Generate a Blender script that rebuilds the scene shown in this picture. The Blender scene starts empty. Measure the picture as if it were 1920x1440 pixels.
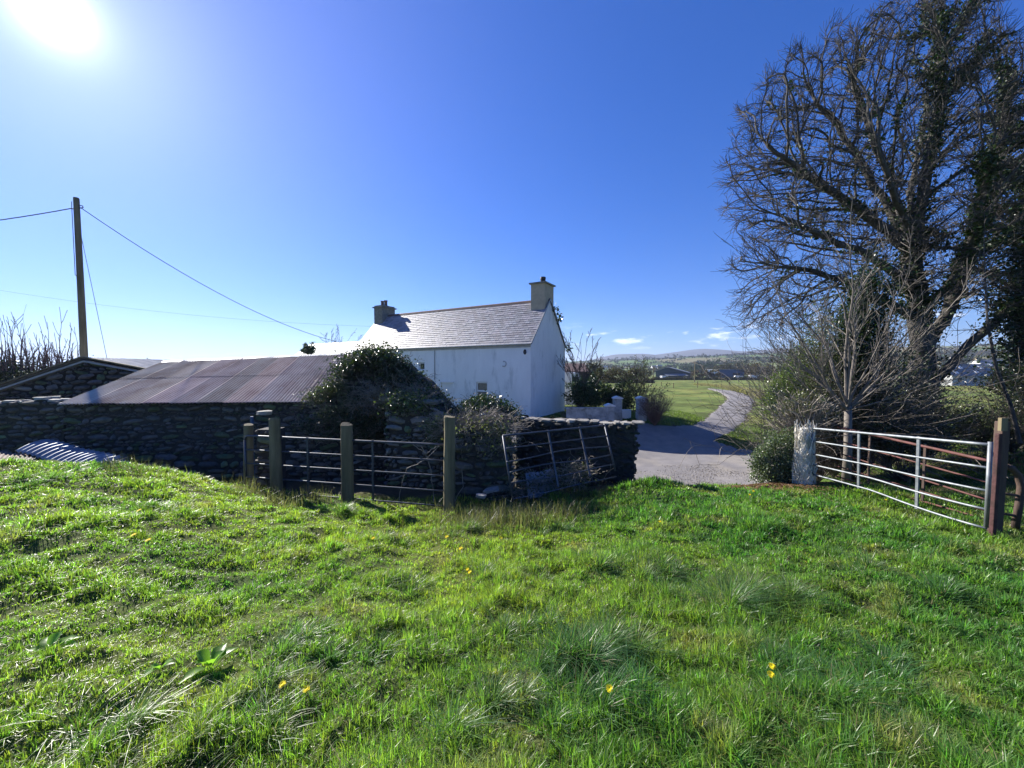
import bpy, math, random
import numpy as np
from mathutils import Vector
R = math.radians
rng = np.random.default_rng(7)
random.seed(7)
SC = bpy.context.scene
COL = SC.collection

# ------------------------------------------------------------------ camera, sky, sun, exposure
CAMZ = 1.65
PITCH = math.atan(27/721)
FPX = 721.0
cam_d = bpy.data.cameras.new("camera")
cam = bpy.data.objects.new("camera", cam_d); COL.objects.link(cam)
cam.location = (0, 0, CAMZ); cam.rotation_euler = (math.pi/2-PITCH, 0, 0)
cam_d.sensor_width = 36; cam_d.lens = FPX/1920*36; cam_d.clip_end = 30000; cam_d.clip_start = 0.05
SC.camera = cam
SUN_AZ = R(-49.0); SUN_EL = R(30.5)
SV = Vector((math.cos(SUN_EL)*math.sin(SUN_AZ), math.cos(SUN_EL)*math.cos(SUN_AZ), math.sin(SUN_EL)))
world = bpy.data.worlds.new("World"); SC.world = world; world.use_nodes = True
def build_world():
    nt = world.node_tree; N = nt.nodes; L = nt.links
    for n in list(N): N.remove(n)
    out = N.new('ShaderNodeOutputWorld')
    sky = N.new('ShaderNodeTexSky'); sky.sky_type = 'NISHITA'; sky.sun_disc = False
    sky.sun_elevation = SUN_EL; sky.sun_rotation = SUN_AZ
    sky.air_density = 1.0; sky.dust_density = 0.15; sky.ozone_density = 3.0
    hsv = N.new('ShaderNodeHueSaturation'); hsv.inputs['Saturation'].default_value = 1.55
    gmm = N.new('ShaderNodeGamma'); gmm.inputs[1].default_value = .86; L.new(sky.outputs[0], gmm.inputs[0])
    L.new(gmm.outputs[0], hsv.inputs['Color'])
    gm = N.new('ShaderNodeMix'); gm.data_type = 'RGBA'; gm.blend_type = 'MULTIPLY'; gm.inputs[0].default_value = 1
    gm.inputs[7].default_value = (0.36, 0.56, 1.0, 1)
    L.new(hsv.outputs[0], gm.inputs[6])
    # light scattered round the sun
    tc = N.new('ShaderNodeTexCoord')
    dot = N.new('ShaderNodeVectorMath'); dot.operation = 'DOT_PRODUCT'; dot.inputs[1].default_value = SV
    L.new(tc.outputs['Generated'], dot.inputs[0])
    mx = N.new('ShaderNodeMath'); mx.operation = 'MAXIMUM'; mx.inputs[1].default_value = 0
    L.new(dot.outputs['Value'], mx.inputs[0])
    prev = None
    for pw, amp, colr in ((6000, 60, (1, .99, .96)), (900, 4.0, (1, 1, 1)), (90, 1.2, (.95, .93, 1)), (14, .45, (.95, .86, 1)), (5, .5, (1, .84, 1))):
        p = N.new('ShaderNodeMath'); p.operation = 'POWER'; p.inputs[1].default_value = pw
        L.new(mx.outputs[0], p.inputs[0])
        m = N.new('ShaderNodeVectorMath'); m.operation = 'SCALE'; m.inputs[0].default_value = [c*amp for c in colr]
        L.new(p.outputs[0], m.inputs['Scale'])
        if prev is None: prev = m.outputs[0]
        else:
            a = N.new('ShaderNodeVectorMath'); a.operation = 'ADD'
            L.new(prev, a.inputs[0]); L.new(m.outputs[0], a.inputs[1]); prev = a.outputs[0]
    # small fair-weather clouds low over the far hills
    sep = N.new('ShaderNodeSeparateXYZ'); L.new(tc.outputs['Generated'], sep.inputs[0])
    mp = N.new('ShaderNodeMapping'); mp.inputs['Scale'].default_value = (14, 14, 55); mp.inputs['Location'].default_value = (3.1, 0.4, 1.7)
    L.new(tc.outputs['Generated'], mp.inputs[0])
    nz = N.new('ShaderNodeTexNoise'); nz.inputs['Scale'].default_value = 1.0; nz.inputs['Detail'].default_value = 5; nz.inputs['Roughness'].default_value = .55
    L.new(mp.outputs[0], nz.inputs[0])
    cr = N.new('ShaderNodeMapRange'); cr.inputs[1].default_value = .56; cr.inputs[2].default_value = .72; cr.interpolation_type = 'SMOOTHSTEP'
    L.new(nz.outputs[0], cr.inputs[0])
    def band(a, b, c, d, src):
        m1 = N.new('ShaderNodeMapRange'); m1.inputs[1].default_value = a; m1.inputs[2].default_value = b; m1.interpolation_type = 'SMOOTHSTEP'
        m2 = N.new('ShaderNodeMapRange'); m2.inputs[1].default_value = c; m2.inputs[2].default_value = d; m2.inputs[3].default_value = 1; m2.inputs[4].default_value = 0; m2.interpolation_type = 'SMOOTHSTEP'
        L.new(src, m1.inputs[0]); L.new(src, m2.inputs[0])
        k = N.new('ShaderNodeMath'); k.operation = 'MULTIPLY'; L.new(m1.outputs[0], k.inputs[0]); L.new(m2.outputs[0], k.inputs[1]); return k.outputs[0]
    b1 = band(.045, .06, .085, .125, sep.outputs[2]); b2 = band(.05, .2, .9, .98, sep.outputs[0])
    k1 = N.new('ShaderNodeMath'); k1.operation = 'MULTIPLY'; L.new(b1, k1.inputs[0]); L.new(b2, k1.inputs[1])
    k2 = N.new('ShaderNodeMath'); k2.operation = 'MULTIPLY'; L.new(k1.outputs[0], k2.inputs[0]); L.new(cr.outputs[0], k2.inputs[1])
    k3 = N.new('ShaderNodeMath'); k3.operation = 'MULTIPLY'; L.new(k2.outputs[0], k3.inputs[0]); k3.inputs[1].default_value = .7
    add = N.new('ShaderNodeVectorMath'); add.operation = 'ADD'
    L.new(gm.outputs[2], add.inputs[0]); L.new(prev, add.inputs[1])
    cm = N.new('ShaderNodeMix'); cm.data_type = 'RGBA'; cm.inputs[7].default_value = (8.6, 8.9, 9.6, 1)
    L.new(k3.outputs[0], cm.inputs[0]); L.new(add.outputs[0], cm.inputs[6])
    bg = N.new('ShaderNodeBackground'); bg.inputs[1].default_value = 0.085
    L.new(cm.outputs[2], bg.inputs[0]); L.new(bg.outputs[0], out.inputs[0])
build_world()
sun_d = bpy.data.lights.new("sun", 'SUN'); sun_d.energy = 5.0; sun_d.angle = R(0.5); sun_d.color = (1, .95, .86)
sun = bpy.data.objects.new("sun", sun_d); COL.objects.link(sun); sun.rotation_euler = SV.to_track_quat('Z', 'Y').to_euler()
SC.view_settings.view_transform = 'Standard'; SC.view_settings.look = 'None'
SC.view_settings.exposure = 1.28; SC.view_settings.gamma = 1
SC.render.engine = 'CYCLES'
SC.cycles.max_bounces = 6; SC.cycles.diffuse_bounces = 3; SC.cycles.transmission_bounces = 3; SC.cycles.transparent_max_bounces = 8
SC.cycles.volume_bounces = 0

# ------------------------------------------------------------------ helpers
cp, sp = math.cos(PITCH), math.sin(PITCH)
def W(px, py, D):
    """world point seen at photo position px,py at forward distance D"""
    u = (px-960)/FPX; v = -(py-720)/FPX
    dy = cp+v*sp; dz = -sp+v*cp
    t = D/dy
    return np.array((u*t, D, CAMZ+dz*t))
def proj(P):
    P = np.atleast_2d(P).astype(float)
    x, y, z = P[:, 0], P[:, 1], P[:, 2]-CAMZ
    f = y*cp-z*sp; up = y*sp+z*cp
    f = np.maximum(f, 1e-3)
    return 960+FPX*x/f, 720-FPX*up/f

def _hash(ix, iy, s):
    n = (ix.astype(np.int64)*374761393+iy.astype(np.int64)*668265263+s*1442695041) & 0xffffffff
    n = ((n ^ (n >> 13))*1274126177) & 0xffffffff
    return ((n ^ (n >> 16)) & 0xffff)/65535.0
def vnoise(x, y, s=0):
    x = np.asarray(x, float); y = np.asarray(y, float)
    ix = np.floor(x).astype(np.int64); iy = np.floor(y).astype(np.int64); fx = x-ix; fy = y-iy
    fx = fx*fx*(3-2*fx); fy = fy*fy*(3-2*fy)
    a = _hash(ix, iy, s); b = _hash(ix+1, iy, s); c = _hash(ix, iy+1, s); d = _hash(ix+1, iy+1, s)
    return (a*(1-fx)+b*fx)*(1-fy)+(c*(1-fx)+d*fx)*fy
def fbm(x, y, s=0, o=4):
    t = 0; a = .5; f = 1
    for k in range(o):
        t = t+a*vnoise(np.asarray(x)*f, np.asarray(y)*f, s+k*17); a *= .5; f *= 2.03
    return t/(1-.5**o)
def sstep(x, a, b):
    t = np.clip((np.asarray(x, float)-a)/(b-a), 0, 1); return t*t*(3-2*t)

class MB:
    """collects geometry, links it as ONE mesh object"""
    def __init__(s): s.v = []; s.n = 0; s.f = []; s.c = []; s.hascol = False
    def add(s, v, f, col=None):
        v = np.asarray(v, float).reshape(-1, 3)
        f = [np.asarray(f)] if not isinstance(f, list) else [np.asarray(q) for q in f]
        for q in f:
            if len(q): s.f.append(q.reshape(len(q), -1)+s.n)
        s.v.append(v); s.n += len(v)
        if col is None: s.c.append(np.ones((len(v), 3)))
        else:
            s.hascol = True
            c = np.asarray(col, float)
            s.c.append(np.broadcast_to(c, (len(v), 3)) if c.ndim == 1 else c)
    def build(s, name, mats, parent=None, smooth=False):
        me = bpy.data.meshes.new(name)
        if s.n:
            v = np.concatenate(s.v)
            me.vertices.add(len(v)); me.vertices.foreach_set('co', v.astype(np.float32).ravel())
            li = np.concatenate([q.ravel() for q in s.f]).astype(np.int32)
            lt = np.concatenate([np.full(len(q), q.shape[1]) for q in s.f]).astype(np.int32)
            ls = np.concatenate([[0], np.cumsum(lt)[:-1]]).astype(np.int32)
            me.loops.add(len(li)); me.loops.foreach_set('vertex_index', li)
            me.polygons.add(len(lt)); me.polygons.foreach_set('loop_start', ls); me.polygons.foreach_set('loop_total', lt)
            me.polygons.foreach_set('use_smooth', np.full(len(lt), bool(smooth)))
            me.update(calc_edges=True)
            if s.hascol:
                a = me.color_attributes.new('Col', 'FLOAT_COLOR', 'POINT')
                c = np.concatenate(s.c); c = np.concatenate([c, np.ones((len(c), 1))], 1)
                a.data.foreach_set('color', c.astype(np.float32).ravel())
        for m in (mats if isinstance(mats, (list, tuple)) else [mats]): me.materials.append(m)
        o = bpy.data.objects.new(name, me); COL.objects.link(o)
        if parent is not None:
            o.parent = parent
            o.matrix_parent_inverse = parent.matrix_basis.inverted()
        return o
def tag(o, label=None, cat=None, group=None, kind=None):
    if label: o['label'] = label
    if cat: o['category'] = cat
    if group: o['group'] = group
    if kind: o['kind'] = kind
    return o
def thing(name, label, cat, loc=(0, 0, 0), group=None):
    o = bpy.data.objects.new(name, None); COL.objects.link(o); o.location = [float(c) for c in loc]; o.empty_display_size = .3
    return tag(o, label, cat, group)

BOXF = np.array([(0, 1, 3, 2), (4, 6, 7, 5), (0, 4, 5, 1), (2, 3, 7, 6), (0, 2, 6, 4), (1, 5, 7, 3)])
def obox(mb, c, ax, ay, az, col=None):
    """box centred c with half-axis vectors"""
    c, ax, ay, az = [np.asarray(q, float) for q in (c, ax, ay, az)]
    v = [c+i*ax+j*ay+k*az for i in (-1, 1) for j in (-1, 1) for k in (-1, 1)]
    mb.add(v, BOXF, col)
def box(mb, x0, x1, y0, y1, z0, z1, col=None):
    obox(mb, ((x0+x1)/2, (y0+y1)/2, (z0+z1)/2), ((x1-x0)/2, 0, 0), (0, (y1-y0)/2, 0), (0, 0, (z1-z0)/2), col)
def prism(mb, poly, off, col=None):
    """poly: list of 3d points, extruded along vector off"""
    p = np.asarray(poly, float); n = len(p); q = p+np.asarray(off, float)
    v = np.concatenate([p, q])
    sides = np.array([(i, (i+1) % n, n+(i+1) % n, n+i) for i in range(n)])
    mb.add(v, [np.arange(n)[::-1].reshape(1, n), (np.arange(n)+n).reshape(1, n), sides], col)
def tube(mb, pts, rad, sides=6, col=None, caps=True):
    p = np.asarray(pts, float); n = len(p)
    r = np.broadcast_to(np.asarray(rad, float), (n,))
    t = np.gradient(p, axis=0); t /= np.linalg.norm(t, axis=1)[:, None]+1e-9
    up = np.array((0, 0, 1.0)) if abs(t[0, 2]) < .9 else np.array((1.0, 0, 0))
    a = np.cross(t[0], up); a /= np.linalg.norm(a)
    ang = np.arange(sides)*2*math.pi/sides; ca, sa = np.cos(ang)[:, None], np.sin(ang)[:, None]
    vs = []
    for i in range(n):
        a = a-t[i]*np.dot(a, t[i]); a /= np.linalg.norm(a)+1e-9
        b = np.cross(t[i], a)
        vs.append(p[i]+r[i]*(ca*a+sa*b))
    v = np.concatenate(vs)
    k = np.arange(sides); k2 = (k+1) % sides
    f = [np.stack([k+i*sides, k2+i*sides, k2+(i+1)*sides, k+(i+1)*sides], 1) for i in range(n-1)]
    fl = [np.concatenate(f)]
    if caps: fl += [k[::-1].reshape(1, sides), (k+(n-1)*sides).reshape(1, sides)]
    mb.add(v, fl, col)
def fastsegs(mb, A, B, ra, rb, sides=3, col=None):
    """many independent tapered segments at once"""
    A = np.asarray(A, float); B = np.asarray(B, float); n = len(A)
    if n == 0: return
    t = B-A; t /= np.linalg.norm(t, axis=1)[:, None]+1e-9
    ref = np.where(np.abs(t[:, 2:3]) < .9, np.array([[0, 0, 1.0]]), np.array([[1.0, 0, 0]]))
    a = np.cross(t, ref); a /= np.linalg.norm(a, axis=1)[:, None]+1e-9; b = np.cross(t, a)
    ra = np.broadcast_to(ra, (n,)); rb = np.broadcast_to(rb, (n,))
    v = np.zeros((n, 2*sides, 3))
    for k in range(sides):
        w = k*2*math.pi/sides; d = math.cos(w)*a+math.sin(w)*b
        v[:, k] = A+d*ra[:, None]; v[:, sides+k] = B+d*rb[:, None]
    base = (np.arange(n)*2*sides)[:, None]
    f = np.concatenate([base+np.array([[k, (k+1) % sides, sides+(k+1) % sides, sides+k]]) for k in range(sides)])
    c = None
    if col is not None:
        col = np.asarray(col, float)
        c = col if col.ndim == 1 else np.repeat(col, 2*sides, axis=0)
    mb.add(v.reshape(-1, 3), f, c)
def rdirs(n, r=rng):
    d = r.normal(size=(n, 3)); return d/np.linalg.norm(d, axis=1)[:, None]
def leaves(mb, C, size, col, upb=.35, aspect=.65, r=rng, jit=.35):
    """kite-shaped leaf faces, folded along the middle"""
    C = np.asarray(C, float); n = len(C)
    if n == 0: return
    a = rdirs(n, r); nn = rdirs(n, r)+np.array((0, 0, upb*2)); nn /= np.linalg.norm(nn, axis=1)[:, None]
    a = a-nn*(a*nn).sum(1)[:, None]; a /= np.linalg.norm(a, axis=1)[:, None]+1e-9
    b = np.cross(nn, a)
    s = (size*(1+jit*r.uniform(-1, 1, n)))[:, None]
    v = np.stack([C-a*s*.5, C+b*s*.5*aspect-a*s*.1+nn*s*.12, C+a*s*.6-nn*s*.08, C-b*s*.5*aspect-a*s*.1+nn*s*.12], 1)
    base = (np.arange(n)*4)[:, None]
    f = np.concatenate([base+np.array([[0, 1, 2]]), base+np.array([[0, 2, 3]])])
    col = np.asarray(col, float)
    if col.ndim == 1: c = col[None]*(1+.35*r.uniform(-1, 1, (n, 1)))+r.normal(size=(n, 3))*.006
    else: c = col
    mb.add(v.reshape(-1, 3), f, np.repeat(np.clip(c, .003, 1), 4, axis=0))

# ------------------------------------------------------------------ materials
def mat(name, col, col2=None, rough=.85, nscale=4.0, ndet=6, bump=.15, bscale=30.0, spec=.3, metal=0, transl=0.0, attr=False,
        stretch=(1, 1, 1), contrast=(.35, .65), coat=0, col3=None, n3=1.0, c3=(.55, .7), bdist=.02):
    m = bpy.data.materials.new(name); m.use_nodes = True
    nt = m.node_tree; N = nt.nodes; L = nt.links
    bs = N['Principled BSDF']; out = N['Material Output']
    tc = N.new('ShaderNodeTexCoord'); mp = N.new('ShaderNodeMapping'); mp.inputs['Scale'].default_value = stretch
    L.new(tc.outputs['Object'], mp.inputs[0])
    src = None
    if col2 is not None:
        nz = N.new('ShaderNodeTexNoise'); nz.inputs['Scale'].default_value = nscale; nz.inputs['Detail'].default_value = ndet; nz.inputs['Roughness'].default_value = .6
        L.new(mp.outputs[0], nz.inputs[0])
        mr = N.new('ShaderNodeMapRange'); mr.inputs[1].default_value = contrast[0]; mr.inputs[2].default_value = contrast[1]
        L.new(nz.outputs[0], mr.inputs[0])
        mx = N.new('ShaderNodeMix'); mx.data_type = 'RGBA'; mx.inputs[6].default_value = (*col, 1); mx.inputs[7].default_value = (*col2, 1)
        L.new(mr.outputs[0], mx.inputs[0]); src = mx.outputs[2]
        if col3 is not None:
            nz = N.new('ShaderNodeTexNoise'); nz.inputs['Scale'].default_value = n3; nz.inputs['Detail'].default_value = 7; nz.inputs['Roughness'].default_value = .65
            L.new(mp.outputs[0], nz.inputs[0])
            mr = N.new('ShaderNodeMapRange'); mr.inputs[1].default_value = c3[0]; mr.inputs[2].default_value = c3[1]
            L.new(nz.outputs[0], mr.inputs[0])
            mx = N.new('ShaderNodeMix'); mx.data_type = 'RGBA'; mx.inputs[7].default_value = (*col3, 1)
            L.new(mr.outputs[0], mx.inputs[0]); L.new(src, mx.inputs[6]); src = mx.outputs[2]
    if attr:
        at = N.new('ShaderNodeAttribute'); at.attribute_name = 'Col'
        if src is None: src = at.outputs['Color']
        else:
            mx = N.new('ShaderNodeMix'); mx.data_type = 'RGBA'; mx.blend_type = 'MULTIPLY'; mx.inputs[0].default_value = 1
            L.new(src, mx.inputs[6]); L.new(at.outputs['Color'], mx.inputs[7]); src = mx.outputs[2]
    if src is not None: L.new(src, bs.inputs['Base Color'])
    else: bs.inputs['Base Color'].default_value = (*col, 1)
    bs.inputs['Roughness'].default_value = rough; bs.inputs['Metallic'].default_value = metal
    bs.inputs['Specular IOR Level'].default_value = spec
    if bump:
        nb = N.new('ShaderNodeTexNoise'); nb.inputs['Scale'].default_value = bscale; nb.inputs['Detail'].default_value = 6
        L.new(mp.outputs[0], nb.inputs[0])
        bp = N.new('ShaderNodeBump'); bp.inputs['Strength'].default_value = bump; bp.inputs['Distance'].default_value = bdist
        L.new(nb.outputs[0], bp.inputs['Height']); L.new(bp.outputs[0], bs.inputs['Normal'])
    if transl:
        tr = N.new('ShaderNodeBsdfTranslucent')
        if src is not None:
            g = N.new('ShaderNodeMix'); g.data_type = 'RGBA'; g.blend_type = 'MULTIPLY'; g.inputs[0].default_value = 1; g.inputs[7].default_value = (1.3, 1.55, .55, 1)
            L.new(src, g.inputs[6]); L.new(g.outputs[2], tr.inputs[0])
        else: tr.inputs[0].default_value = (*[c*1.3 for c in col], 1)
        ms = N.new('ShaderNodeMixShader'); ms.inputs[0].default_value = transl
        L.new(bs.outputs[0], ms.inputs[1]); L.new(tr.outputs[0], ms.inputs[2]); L.new(ms.outputs[0], out.inputs[0])
    return m
M = {}
M['grass'] = mat('grass_blades', (1, 1, 1), rough=.38, spec=.5, transl=.55, attr=True, bump=0)
M['leaf'] = mat('leaf', (1, 1, 1), rough=.33, spec=.55, transl=.25, attr=True, bump=0)
M['ivyleaf'] = mat('ivy_leaf', (1, 1, 1), rough=.5, spec=.35, transl=.2, attr=True, bump=0)
M['dleaf'] = mat('dull_leaf', (1, 1, 1), rough=.7, spec=.25, transl=.25, attr=True, bump=0)
M['stone'] = mat('rubble_stone', (.75, .75, .78), (1.25, 1.2, 1.1), nscale=9, attr=True, rough=.9, bump=.5, bscale=35)
M['mortar'] = mat('wall_core', (.032, .032, .030), (.065, .062, .055), nscale=8, rough=1, bump=.6, bscale=20)
M['rust'] = mat('rusted_corrugated_iron', (.50, .42, .36), (.32, .24, .195), nscale=1.6, rough=.8, spec=.15, attr=True, stretch=(1, .35, 1), bump=.25, bscale=60,
                col3=(.46, .42, .37), n3=5, c3=(.52, .75))
M['galv'] = mat('galvanised_steel', (.25, .27, .285), (.15, .165, .18), nscale=9, rough=.55, metal=.5, bump=.06, spec=.5)
M['galvdull'] = mat('dull_galvanised_steel', (.09, .10, .12), (.06, .065, .08), nscale=9, rough=.5, metal=.5, bump=.06, spec=.5)
M['sheet'] = mat('galvanised_sheet', (.30, .33, .37), (.20, .22, .26), nscale=3, rough=.6, metal=.3, bump=.06)
M['redsteel'] = mat('rusty_red_steel', (.15, .055, .052), (.085, .04, .03), nscale=7, rough=.7, bump=.2)
M['post'] = mat('weathered_round_timber', (.25, .20, .115), (.12, .10, .055), nscale=6, rough=.85, stretch=(1, 1, .12), bump=.5, bscale=30)
M['redpost'] = mat('dark_red_oxide', (.085, .035, .035), (.045, .022, .02), nscale=9, rough=.8, bump=.3)
M['darkpost'] = mat('dark_timber', (.10, .065, .05), (.055, .04, .035), nscale=6, rough=.85, stretch=(1, 1, .15), bump=.5)
M['bark'] = mat('bark', (.10, .092, .082), (.052, .047, .042), nscale=6, rough=.95, bump=.7, bscale=18, stretch=(1, 1, .5))
M['twig'] = mat('twig', (.10, .088, .075), (.065, .055, .05), nscale=4, rough=.8, bump=0)
M['palestem'] = mat('pale_stem', (.30, .26, .215), (.17, .15, .12), nscale=5, rough=.7, bump=0)
M['redstem'] = mat('reddish_stem', (.22, .14, .12), (.14, .10, .085), nscale=5, rough=.7, bump=0)
M['white'] = mat('whitewashed_render', (.88, .88, .86), (.80, .80, .78), nscale=1.4, rough=.92, bump=.25, bscale=22, stretch=(1, 1, .35),
                 col3=(.36, .38, .37), n3=1.3, c3=(.54, .82))
M['oldwhite'] = mat('stained_whitewash', (.58, .58, .56), (.34, .35, .35), nscale=3, rough=.95, bump=.4, bscale=14, col3=(.20, .20, .17), n3=2.2, c3=(.52, .7))
M['buff'] = mat('buff_render', (.50, .42, .29), (.40, .34, .24), nscale=3, rough=.92, bump=.2)
M['conc'] = mat('mossy_concrete', (.26, .25, .22), (.15, .15, .12), nscale=5, rough=.95, bump=.4)
M['slate'] = mat('slate', (.9, .9, .9), (1.1, 1.1, 1.1), nscale=6, rough=.55, spec=.5, attr=True, bump=.25, bscale=40)
M['frame'] = mat('white_paint', (.78, .78, .77), rough=.5, bump=0)
M['gutter'] = mat('pale_grey_gutter', (.42, .42, .40), (.32, .32, .31), nscale=3, rough=.5, bump=0)
M['board'] = mat('window_board', (.34, .30, .22), (.2, .17, .13), nscale=12, rough=.8, bump=.2)
M['glass'] = mat('dark_glass', (.012, .022, .018), rough=.35, spec=.3, bump=0)
M['black'] = mat('black_iron_and_shade', (.02, .02, .022), rough=.6, bump=0)
M['ridge'] = mat('clay_ridge_tile', (.16, .10, .085), (.10, .075, .07), nscale=4, rough=.8)
M['shed'] = mat('green_cladding', (.035, .06, .06), (.045, .075, .075), nscale=2, rough=.6, bump=0)
M['shedroof'] = mat('grey_fibre_cement', (.20, .225, .25), (.15, .17, .19), nscale=.3, rough=.8, bump=0)
M['blueclad'] = mat('blue_cladding', (.03, .07, .15), (.04, .09, .18), nscale=1, rough=.55, bump=0)
M['carwhite'] = mat('white_car_paint', (.75, .76, .78), rough=.25, spec=.6, bump=0)
M['blackrub'] = mat('tyre_rubber', (.02, .02, .02), rough=.9, bump=0)
M['yellow'] = mat('dandelion_petals', (.95, .80, .03), (.92, .70, .02), nscale=60, rough=.7, transl=.2)
M['cable'] = mat('cable', (.05, .05, .06), rough=.7, bump=0)
M['turf'] = mat('turf', (1, 1, 1), rough=.95, attr=True, bump=0, transl=.3)

# ------------------------------------------------------------------ terrain height
CT = np.array([
 (0,0,0),(-4,0,0),(4,0,0),(0,-6,0),(-9,-6,0),(9,-6,0),(-10,1,.05),(10,1,-.15),(0,1.6,-.12),(0,3.4,-.40),(0,5,-.66),(0,6.3,-.90),(-1.3,6.8,-.98),(-1,8.6,-1.2),
 (-3,3,-.22),(-5,4.5,-.22),(-8,5,-.02),(-10,7.2,-.03),(-5.1,6.4,-.50),(-6.6,7.0,-.24),(-3,6.7,-.86),(-8.2,7.5,-.2),(-12.5,7.4,.03),
 (-5.7,8.6,-1.1),(-3,9,-1.15),(-8,9.4,-1.12),(-11,9.3,-1.05),(-14,9,-.9),
 (3,3,-.33),(4,5.5,-.6),(6.5,5.25,-.68),(6.5,8.3,-.86),(6.5,6.8,-.80),(5.6,7,-.80),(7,6,-.72),(3,8.2,-.82),(4.5,8.1,-.90),(1.5,7,-.9),(9,6,-.72),(12,8,-.9),(2,6,-.80),
 (5,9.8,-1.45),(5,12,-2.1),(8,12,-2.1),(5,14,-2.3),(10,14,-2.2),(1,12,-1.9),(1,18,-2.0),(8,20,-2.15),(0,24,-1.5),(4,24,-1.5),(6.5,22.8,-1.5),(8.5,22.6,-1.42),(11,24.5,-1.55),(12,22,-1.9),(5,17,-2.35),(8.5,17,-2.3),(12,17,-2.15),(6.5,20,-2.2),
 (-10,14,-1.2),(-20,14,-.9),(-14,24,-1.4),(-14,36,-1.6),(4,30,-1.57),(15,14,-1.3),(20,14,-1.3),(20,25,-1.6),(-24,0,.1),(24,0,-.3),(-20,-20,.1),(20,-20,0),(0,-24,0),
 (-34,20,-1),(34,20,-1.4),(0,42,-1.75),(24,36,-1.7),(-24,36,-1.6),(-42,0,-.2),(42,0,-.6),(0,-42,0),(-30,-30,0),(30,-30,0)], float)
def _U(r2): return np.where(r2 > 1e-9, r2*np.log(np.maximum(r2, 1e-9)), 0)*.5
def _tps_fit(P, lam=.02):
    n = len(P); d2 = ((P[:, None, :2]-P[None, :, :2])**2).sum(2)
    A = np.zeros((n+3, n+3)); A[:n, :n] = _U(d2)+lam*np.eye(n)
    A[:n, n] = 1; A[:n, n+1:] = P[:, :2]; A[n, :n] = 1; A[n+1:, :n] = P[:, :2].T
    b = np.zeros(n+3); b[:n] = P[:, 2]
    return np.linalg.solve(A, b)
TW = _tps_fit(CT)
def h_near(x, y):
    x = np.asarray(x, float).ravel(); y = np.asarray(y, float).ravel(); n = len(CT); o = np.empty(len(x))
    for i in range(0, len(x), 50000):
        a = x[i:i+50000]; b = y[i:i+50000]
        d2 = (a[:, None]-CT[None, :, 0])**2+(b[:, None]-CT[None, :, 1])**2
        o[i:i+50000] = _U(d2)@TW[:n]+TW[n]+TW[n+1]*a+TW[n+2]*b
    return o
def h_far(x, y):
    r = np.hypot(x, y); az = np.degrees(np.arctan2(x, y))
    base = np.where(y > 0, -1.5-np.maximum(y-25, 0)*.0135, -.1)
    base = np.maximum(base, -4.9)
    e = np.interp(az, [-180, -60, -20, 0, 10, 22, 31, 42, 52, 70, 180], [.004, .002, .004, .016, .026, .032, .044, .050, .046, .03, .004])
    rise = e*1500*(sstep(r, 260, 1700))
    roll = (fbm(x/420+5, y/420, 3, 4)-.5)*34*sstep(r, 350, 1300)*np.clip(e/.03, .1, 1.3)
    return base+rise+roll+np.where(r > 300, 1, 0)*0
def bump(x, y):
    """lumps of the rough pasture"""
    lump = (fbm(x*1.1, y*1.1, 11, 3)-.5)*.18+(.5-np.abs(fbm(x*2.3, y*2.3, 12, 2)-.5)*2)*.11+(fbm(x*6, y*6, 13, 2)-.5)*.05-.03
    g = np.exp(-((x-6.45)/.55)**2)*sstep(y, 4.3, 5)*(1-sstep(y, 8.6, 9.2)); lump = lump*(1-.9*g)-.05*g
    return lump
def h(x, y, bumps=False):
    shp = np.shape(x); x = np.asarray(x, float).ravel(); y = np.asarray(y, float).ravel()
    r = np.hypot(x, y); w = sstep(r, 28, 44)
    z = h_far(x, y); m = r < 45
    if m.any(): z[m] = z[m]*w[m]+h_near(x[m], y[m])*(1-w[m])
    if bumps: z = z+bump(x, y)*grassy(x, y)
    return z.reshape(shp)
def ground(px, py, zoff=0):
    """first hit of the view ray with the smooth terrain"""
    d = np.geomspace(.8, 3000, 4000)
    P = np.array([W(px, py, 1.0)])
    base = np.array((0, 0, CAMZ)); dr = P[0]-base
    pts = base+dr*d[:, None]
    hh = h(pts[:, 0], pts[:, 1])+zoff
    k = np.argmax(pts[:, 2] < hh)
    return pts[k]
def inpoly(x, y, poly):
    x = np.asarray(x); y = np.asarray(y); c = np.zeros(x.shape, bool); n = len(poly)
    for i in range(n):
        x1, y1 = poly[i]; x2, y2 = poly[(i+1) % n]
        cond = ((y1 > y) != (y2 > y)) & (x < (x2-x1)*(y-y1)/((y2-y1)+1e-12)+x1)
        c ^= cond
    return c
ROADPX = [(1186,899),(1235,905),(1290,912),(1350,914),(1430,917),(1530,905),(1560,864),(1500,857),(1430,851),(1343,827),(1366,812),(1390,794),(1404,779),(1411,767),(1414,758),(1412,750),(1405,744),(1394,738.5),(1375,734),(1352,731),(1325,729),
          (1332,731),(1348,735),(1361,744),(1362,749),(1359,754),(1342,769),(1330,780),(1317,788.5),(1300,796),(1280,800),(1225,798),(1180,794),(1100,791),(1010,791),(950,800),(950,840),(1100,870)]
ROADW = [tuple(ground(px, py)[:2]) for px, py in ROADPX]
def onroad(x, y, j=.25):
    n1 = (fbm(np.asarray(x)*1.3, np.asarray(y)*1.3, 31, 3)-.5)*2*j; n2 = (fbm(np.asarray(x)*1.3+40, np.asarray(y)*1.3, 37, 3)-.5)*2*j
    return inpoly(np.asarray(x)+n1, np.asarray(y)+n2, ROADW)
def grassy(x, y):
    r = np.hypot(x, y)
    g = np.where(onroad(x, y, 0), 0, 1.0)
    g = g*(1-sstep(r, 16, 40)*.9)
    g = np.where((y > 8.6) & (x < 5.5), g*.3, g)
    return g
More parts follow.
